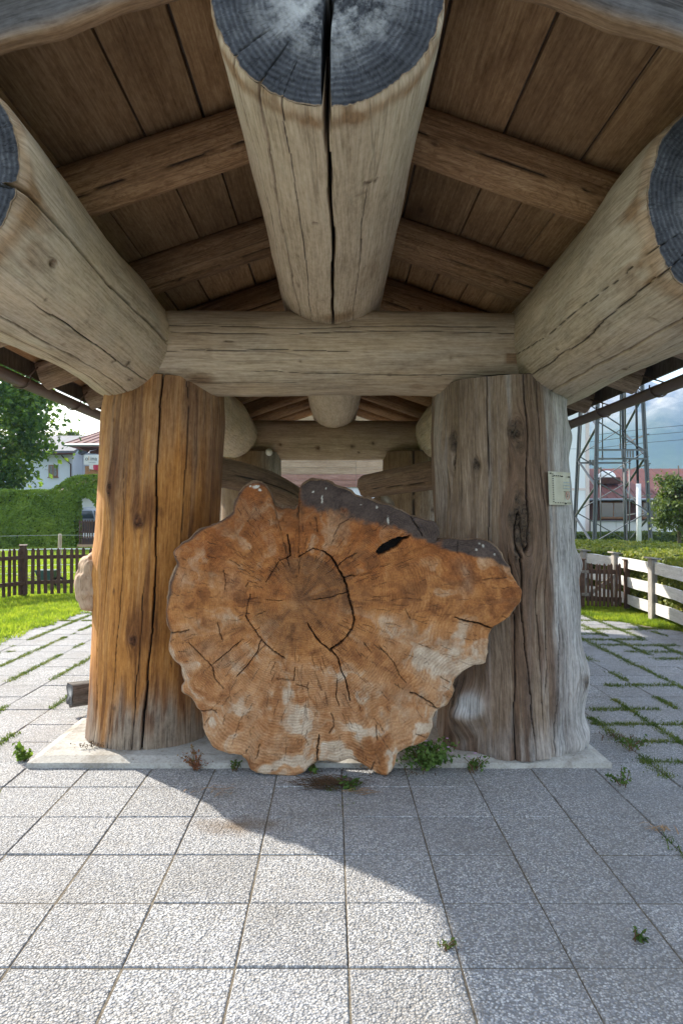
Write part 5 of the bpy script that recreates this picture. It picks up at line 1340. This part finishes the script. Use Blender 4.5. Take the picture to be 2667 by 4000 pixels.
bl_ = box('balcony', (2.2, .12, .7), (-16.8, 48.9, 4.95), plain('larch_balcony', (.34, .19, .10), .8, .2), hb)
for k in range(4): box('slat', (2.22, .02, .13), (-16.8, 48.825, 4.70 + k * .17), W_RAFT if False else plain('larch_slat', (.40, .23, .12), .8, .2), bl_)
tube('handrail', [(-17.9, 48.85, 5.55), (-15.7, 48.85, 5.55)], .03, M_FRAME, bl_, 6)
box('balcony_floor', (2.4, 1.4, .12), (-16.8, 49.5, 4.55), M_DKBR, hb)
window(hb, -15.9, 50.18, 5.3, .9, 1.3)
sg = thing('shop_sign', (-16.58, 46.6, 5.2), 'white shop sign with grey lettering hanging on the red roofed house', 'sign')
box('sign_board', (1.15, .10, .68), (-16.58, 46.6, 5.55), M_SIGN, sg, bevel=.012)
for dx in (-.4, .4): tube('hanger', [(-16.58 + dx, 46.6, 5.86), (-16.58 + dx, 47.3, 6.25), (-16.58 + dx, 48.55, 6.45)], .014, M_ZINC, sg, 5)
def text(s, size, x, y, z, mat, root, extr=.008, name='lettering', sx=1.0):
    cu = bpy.data.curves.new(name, 'FONT'); cu.body = s; cu.size = size; cu.align_x = 'CENTER'; cu.align_y = 'CENTER'; cu.extrude = extr; cu.materials.append(mat)
    tmp = bpy.data.objects.new(name, cu); me = bpy.data.meshes.new_from_object(tmp); bpy.data.objects.remove(tmp); o = bpy.data.objects.new(name, me); return place(o, Matrix.Translation((x, y, z)) @ Euler((R_(90), 0, 0)).to_matrix().to_4x4() @ Matrix.Diagonal((sx, 1, 1, 1)), root)
M_SIGNT = plain('grey_sign_lettering', (.10, .11, .12), .6, .3); M_ORNG = plain('orange_sign_letter', (.55, .30, .10), .6, .3)
text('o', .40, -16.95, 46.54, 5.63, M_SIGNT, sg); text('l', .40, -16.80, 46.54, 5.63, M_ORNG, sg); text('ina', .40, -16.47, 46.54, 5.63, M_SIGNT, sg)
text('K Ü C H E N', .085, -16.58, 46.54, 5.37, M_SIGNT, sg)
M_FLAG = plain('red_flag_cloth', (.55, .06, .10), .8, .2, .1); M_FLW = plain('white_flag_cloth', (.75, .72, .72), .8, .2, .05)
for k, (x, lab) in enumerate(((-17.25, 'red and white flag hanging below the shop sign'), (-16.18, 'narrow red flag on the balcony beside the sign'))):
    fl = thing('flag', (x, 48.6, 4.9), lab, 'flag', None)
    tube('pole', [(x - .3, 48.7, 4.9), (x - .25, 48.6, 6.0)], .018, M_ZINC, fl, 6)
    w_ = .85 if k == 0 else .25
    V, Q = [], []
    for i in range(7):
        for j in range(9): V.append((x - .26 + w_ * j / 8 + .02 * math.sin(i), 48.55 + .06 * math.sin(j * 1.1 + i * .5), 5.92 - .85 * i / 6 - .15 * (j / 8) * (k == 0)))
    for i in range(6):
        for j in range(8): Q.append((i * 9 + j, i * 9 + j + 1, (i + 1) * 9 + j + 1, (i + 1) * 9 + j))
    mi = [1 if (k == 0 and (q[0] % 9) < 3) else 0 for q in Q]
    mobj('cloth', raw_mesh('cloth', V, Q, mats=(M_FLAG, M_FLW), midx=mi, smooth=True), None, fl)
# tall white building
hw = thing('white_building', (13, 48, 0), 'tall plain white building with a pinkish corner band behind the pylon', 'building')
box('wall', (9.0, 12, 11), (12.95, 52, 5.5), M_WHITE, hw)
box('corner_band', (.24, .04, 11), (17.31, 45.985, 5.5), M_PINKB, hw); box('floor_band', (8.76, .03, .16), (12.81, 45.988, 3.5), M_PINKB, hw)
box('joint_line', (8.76, .02, .03), (12.81, 45.993, 6.25), M_ZINC, hw)
extrude('roof', [(8.0, 45.2, 11.02), (18.0, 45.2, 11.02), (18.0, 52, 13.4), (8.0, 52, 13.4)], (0, 0, .25), M_DKTILE, hw)
fl = thing('floodlight', (15.35, 45.9, 5.6), 'small outdoor lamp under a little hood on the white building', 'lamp')
M_BLK = plain('black_lamp_housing', (.03, .03, .03), .5, .4)
extrude('hood', [(15.0, 45.5, 5.72), (15.62, 45.5, 5.70), (15.0, 45.5, 6.05)], (0, .5, 0), M_SIGN, fl); box('housing', (.42, .3, .22), (15.28, 45.7, 5.58), M_BLK, fl); tube('arm', [(15.5, 45.7, 5.52), (15.68, 45.65, 5.62), (15.72, 45.62, 5.78), (15.82, 45.6, 5.78)], .02, M_BLK, fl, 5)
# timber house with red metal roof
ht = thing('timber_house', (24, 53, 0), 'long dark timber house with red sheet metal roof and a white skylight dome', 'house')
box('wall', (14, 7, 2.95), (26.4, 55, 1.48), M_DKBR, ht)
for k in range(9): box('cladding_board', (14.02, .03, .165), (26.4, 51.485, 1.42 + k * .18), M_DKBR, ht)
seam_roof(ht, [(19.0, 50.4, 2.98), (33.5, 50.4, 2.98), (33.5, 55, 5.55), (19.0, 55, 5.55)], 19, M_REDMET)
extrude('roof', [(19.0, 55, 5.55), (33.5, 55, 5.55), (33.5, 59.5, 3.0), (19.0, 59.5, 3.0)], (0, 0, -.1), M_REDMET, ht)
tube('gutter', [(19.0, 50.3, 2.92), (33.5, 50.3, 2.92)], .08, M_ZINC, ht, 8)
def dome(root, x, y, z, r, h):
    V, Q = [], []; n, k = 16, 6
    for i in range(k):
        f = i / (k - 1) * math.pi / 2
        for j in range(n): V.append((x + r * math.cos(f) * math.cos(j / n * 6.2832), y + r * .8 * math.cos(f) * math.sin(j / n * 6.2832), z + h * math.sin(f)))
    for i in range(k - 1):
        for j in range(n): Q.append((i * n + j, i * n + (j + 1) % n, (i + 1) * n + (j + 1) % n, (i + 1) * n + j))
    s_ = mobj('skylight', raw_mesh('skylight', V, Q, mats=(M_SIGN,), smooth=True), None, root); box('skylight_kerb', (r * 2.2, r * 1.9, .5), (x, y, z - .2), M_DKBR, s_)
dome(ht, 21.3, 52.6, 4.62, .72, .62)
window(ht, 21.35, 51.46, 2.15, 2.0, 1.25, M_FRAME, 1); window(ht, 24.2, 51.46, 2.15, 1.3, 1.25, M_FRAME, 0)
iv = thing('ivy', (25.6, 51.3, 0), 'dark ivy climbing the wall of the timber house', 'ivy')
n = 2600; x = rs.uniform(24.5, 27.2, n); z = rs.uniform(.9, 2.75, n); kk = (np.abs(x - 25.9) < 1.25 - .35 * vnoise(x * 2, z * 2, 0, 4) - .2 * z)
fol('foliage', np.stack([x, 51.38 + rs.normal(0, .05, n), z], -1)[kk], np.tile([0., -1, .5], (int(kk.sum()), 1)), .09, F_IVY, iv, 9); tube('stem', [(25.9, 51.38, 0), (25.8, 51.38, 1.2), (26, 51.38, 2.4)], .03, M_BARKT, iv, 5)
lw = thing('panel_wall', (22, 45.5, 0), 'low pale grey panelled wall with dark coping in front of the timber house', 'wall')
for k in range(9): box('panel', (1.63, .2, 1.32), (18.2 + k * 1.65, 45.5, .66), M_GREYP, lw)
box('coping', (15.0, .34, .06), (24.85, 45.45, 1.352), M_DKTILE, lw); box('placard', (.42, .02, .34), (22.7, 45.385, .72), M_SIGN, lw); box('placard', (.36, .02, .30), (23.2, 45.385, .74), M_PINKB, lw)
# timber cabin seen through the shelter
W_CAB = wood('pale_cabin_board', (.30, .20, .13), (.45, .32, .215), (.56, .42, .30), stain=(.30, .16, .12), grain=.5, blotch=.8, wts=False, tone=.12)
W_CABR = wood('reddish_cabin_board', (.22, .11, .085), (.34, .19, .15), (.45, .28, .23), grain=.5, blotch=.8, wts=False, tone=.12)
hc = thing('timber_cabin', (0, 17, 0), 'pale timber clad cabin standing behind the shelter', 'cabin')
box('wall', (8.4, 5, 4.4), (0, 19.65, 2.2), M_WHITE, hc)
for k in range(13):
    z = 2.36 + k * .165
    for x0, x1 in ((-4.2, .58), (.585, 4.2)): bar('plank', (x0, 17.12, z + .08), (x1, 17.12, z + .08), .03, .160, W_CABR if k < 2 else W_CAB, hc)
for k in range(14): bar('plank', (-4.2, 17.12, .1 + k * .165), (-1.75, 17.12, .1 + k * .165), .03, .160, W_CAB, hc)
extrude('roof', [(-5, 16.2, 4.5), (5, 16.2, 4.5), (5, 19.6, 5.9), (-5, 19.6, 5.9)], (0, 0, .15), M_DKTILE, hc)
extrude('roof', [(-5, 19.6, 5.9), (5, 19.6, 5.9), (5, 23, 4.5), (-5, 23, 4.5)], (0, 0, .15), M_DKTILE, hc)

# ------------------------------------------------------------------ car behind the archway, on a raised lane
tag(mobj('lane', raw_mesh('lane', BOXV * np.array((40, 4.5, .4)) + np.array((-18, 40.6, .18)), BOXQ, mats=(plain('lane_asphalt', (.06, .06, .062), .9, .2, .2, 3),)), None), 'raised asphalt lane behind the hedge', None, None, 'structure')
cr_ = thing('parked_car', (-14.0, 40, .38), 'silver grey estate car parked behind the hedge archway', 'car')
M_CAR = Mat('silver_car_paint', .3, .5); M_CAR.b.inputs['Metallic'].default_value = .5; M_CAR.col((.34, .36, .39)); M_CAR = M_CAR.m
M_CARD = plain('dark_car_trim', (.035, .03, .03), .5, .4)
x0 = -16.2; y0 = 39.1; zb = .38
extrude('body', [(x0, y0, zb + .3), (x0 + 4.5, y0, zb + .3), (x0 + 4.5, y0, zb + .75), (x0 + 4.2, y0, zb + 1.0), (x0 + 3.2, y0, zb + 1.08), (x0 + .1, y0, zb + 1.1), (x0, y0, zb + .8)], (0, 1.8, 0), M_CAR, cr_)
cab = extrude('cabin', [(x0 + .1, y0 + .1, zb + 1.1), (x0 + 3.25, y0 + .1, zb + 1.08), (x0 + 2.4, y0 + .2, zb + 1.66), (x0 + 1.8, y0 + .2, zb + 1.72), (x0 + .5, y0 + .2, zb + 1.70)], (0, 1.5, 0), M_CAR, cr_)
for a, b, c_, d_ in ((.35, 1.35, 1.35, .62), (1.45, 2.35, 2.2, 1.45), (2.45, 2.95, 2.38, 2.3)):
    extrude('side_window', [(x0 + a, y0 + .07, zb + 1.14), (x0 + b, y0 + .07, zb + 1.14), (x0 + c_, y0 + .15, zb + 1.60), (x0 + d_, y0 + .15, zb + 1.60)], (0, .02, 0), M_GLASS, cab)
tube('roof_rail', [(x0 + .6, y0 + .3, zb + 1.76), (x0 + 2.2, y0 + .3, zb + 1.77)], .025, M_ZINC, cab, 6)
extrude('sill', [(x0 + .05, y0 - .015, zb + .3), (x0 + 4.45, y0 - .015, zb + .3), (x0 + 4.45, y0 - .015, zb + .95), (x0 + .05, y0 - .015, zb + .95)], (0, .01, 0), M_CARD, cr_)
for dx in (.85, 3.6):
    for yy_ in (y0 + .1, y0 + 1.6):
        w = tube('wheel', [(x0 + dx + .24 * math.cos(t), yy_, zb + .33 + .24 * math.sin(t)) for t in np.linspace(0, 6.283, 21)], .09, M_RUB, cr_, 8); tube('rim', [(x0 + dx, yy_ - .08, zb + .33), (x0 + dx, yy_ + .08, zb + .33)], .19, M_ZINC, w, 12)

# ------------------------------------------------------------------ steel lattice pylon
M_STEEL = plain('galvanised_steel', (.085, .09, .093), .45, .45, .15, 3, metal=.25); M_WPIPE = plain('white_cable_pipe', (.72, .73, .75), .5, .3, .04); M_CABLE = plain('black_cable', (.02, .02, .025), .5, .3)
py = thing('lattice_pylon', (14.7, 35.5, 0), 'grey galvanised steel lattice pylon rising behind the hedge', 'pylon')
def pc(ix, iy, z):
    s_ = .0365 * z
    return Vector((13.15 + s_ if ix == 0 else 16.0 - s_, 34.0 + s_ if iy == 0 else 36.9 - s_, z))
PH = 17.0
for ix in (0, 1):
    for iy in (0, 1):
        a, b = pc(ix, iy, 0), pc(ix, iy, PH)
        sx, sy = (1 if ix == 0 else -1), (1 if iy == 0 else -1)
        lg = bar('leg', a, b, .22, .02, M_STEEL, py); bar('flange', a + Vector((0, .08 * sy, 0)), b + Vector((0, .08 * sy, 0)), .02, .15, M_STEEL, lg)
        bar('flange', a + Vector((.0, .0, 0)), b + Vector((.0, .0, 0)), .02, .16, M_STEEL, lg)
        for q in range(6): box('bolt', (.05, .05, .035), pc(ix, iy, 3.55 + q * .22) + Vector((-.08 * sx, -.10, 0)), M_STEEL, lg)
step = 1.53
for face in range(4):
    c0, c1 = [((0, 0), (1, 0)), ((1, 0), (1, 1)), ((1, 1), (0, 1)), ((0, 1), (0, 0))][face]
    z = .35 if face % 2 == 0 else .1
    flip = face in (0, 2)
    k = 0
    while z + step < PH:
        p, q = (pc(*c0, z), pc(*c1, z + step)) if (k % 2 == 0) == flip else (pc(*c1, z), pc(*c0, z + step))
        bar('brace', p, q, .12, .035, M_STEEL, py)
        z += step; k += 1
for z in (4.55, 5.0):
    bar('cross_bar', pc(0, 0, z) + Vector((0, -.05, 0)), pc(1, 0, z) + Vector((0, -.05, 0)), .06, .09, M_STEEL, py)
bar('cross_bar', pc(0, 1, 4.55), pc(1, 1, 4.55), .05, .09, M_STEEL, py)
for x, y, z0_, z1_ in ((14.66, 34.0, 0, 4.5), (14.92, 34.0, 0, 4.5), (13.85, 35.6, 0, 4.2), (14.1, 35.6, 0, 4.2), (14.5, 34.1, 5.05, 13), (14.76, 34.1, 5.05, 13), (13.95, 35.6, 4.6, 13), (14.2, 35.6, 4.6, 13)):
    c_ = tube('cable_rod', [(x, y, z0_), (x, y, (z0_ + z1_) / 2), (x, y, z1_)], .034, M_STEEL, py, 6)
    zi = z1_ - .12 if z0_ == 0 else z0_ + .12
    for q in range(3): tube('clamp', [(x, y, zi + q * .09 - .09), (x, y, zi + q * .09 - .04)], .058, M_STEEL, c_, 8)
for k in range(5): box('insulator_plate', (.07, .06, .36), (14.52 + k * .135, 33.92, 4.78), M_STEEL, py)
for k in range(3): box('insulator_plate', (.10, .08, .30), (13.9 + k * .16, 36.55, 4.55), M_STEEL, py)
for z in (1.9, 2.75, 4.3, 5.8): bar('standoff', pc(1, 0, z) + Vector((.22, .05, .02)), pc(1, 1, z) + Vector((0, -.3, -.18)), .06, .05, M_STEEL, py)
tube('cable_pipe', [(15.55, 34.35, 0), (15.55, 34.35, 1.6), (15.53, 34.35, 3.3)], .125, M_WPIPE, py, 12)
tube('power_cable', [(15.52, 34.4, 3.2), (15.45, 34.4, 7), (15.2, 34.4, 13)], .06, M_CABLE, py, 8)
for k, (z, dz) in enumerate(((13.6, 0), (14.2, 0), (12.9, 0))):
    ow = tag(tube('overhead_wire', [(-6 + 26 * f, 88 - 18 * f, z - 3.6 * f - 2.2 * math.sin(math.pi * f * .8)) for f in np.linspace(0, 3, 12)], .02, M_CABLE, None, 4), ('middle', 'topmost', 'lowest')[k] + ' of three thin overhead wires crossing the sky behind the pylon', 'wire', 'overhead wires behind the pylon')

# ------------------------------------------------------------------ mountains and the hazy air
m = Mat('wooded_mountain', .95, .1); p = m.pos(); hz = m.sep(p)[2]
f = m.noise(p, .012, 8, .65)
c = m.ramp(f, [(.35, (.018, .035, .016)), (.52, (.035, .06, .026)), (.7, (.075, .09, .05))])
rk = m.ramp(m.noise(p, .03, 6, .7), [(.35, (.13, .13, .13)), (.65, (.30, .29, .28))])
m.col(m.mix(m.mr(m.math('ADD', hz, m.math('MULTIPLY', f, 160)), 230, 320), c, rk)); M_MTN = m.m
na, nr = 190, 34
az = np.linspace(R_(-62), R_(62), na); rr = np.linspace(1000, 2500, nr)
AZ_, RR_ = np.meshgrid(az, rr)
X = RR_ * np.sin(AZ_); Y = RR_ * np.cos(AZ_)
prof = np.interp(np.degrees(az), [-62, -40, -26, -15, 0, 12, 22, 27, 33, 45, 62], [250, 240, 185, 150, 170, 215, 262, 285, 250, 270, 260])
env = sstep(1000, 1650, RR_) * (1 - .35 * sstep(1750, 2500, RR_))
Zm = prof[None] * env * (1 + .18 * fbm(X * .004, Y * .004, 0, 71, 5)) + 22 * env * fbm(X * .015, Y * .015, 0, 73, 4) - 2
V = np.stack([X, Y, Zm], -1).reshape(-1, 3)
i, j = np.meshgrid(np.arange(nr - 1), np.arange(na - 1), indexing='ij')
tag(mobj('mountains', raw_mesh('mountains', V, np.stack([i * na + j, i * na + j + 1, (i + 1) * na + j + 1, (i + 1) * na + j], -1).reshape(-1, 4), mats=(M_MTN,), smooth=True), None), 'blue hazy wooded mountains', None, None, 'structure')
zmax = float(Zm.max()) + 12
hzm = bpy.data.materials.new('thin_haze'); hzm.use_nodes = True; nt = hzm.node_tree; nt.nodes.clear()
o_ = nt.nodes.new('ShaderNodeOutputMaterial'); pv = nt.nodes.new('ShaderNodeVolumePrincipled')
pv.inputs['Density'].default_value = .00024; pv.inputs['Color'].default_value = (.36, .58, 1.0, 1); pv.inputs['Absorption Color'].default_value = (1, 1, 1, 1)
nt.links.new(pv.outputs[0], o_.inputs['Volume'])
tag(mobj('haze', raw_mesh('haze', BOXV * np.array((6200, 3700, zmax + 1.2)) + np.array((0, 1400, (zmax - 1.2) / 2)), BOXQ, mats=(hzm,)), None), 'thin blue haze in the air', None, None, 'stuff')
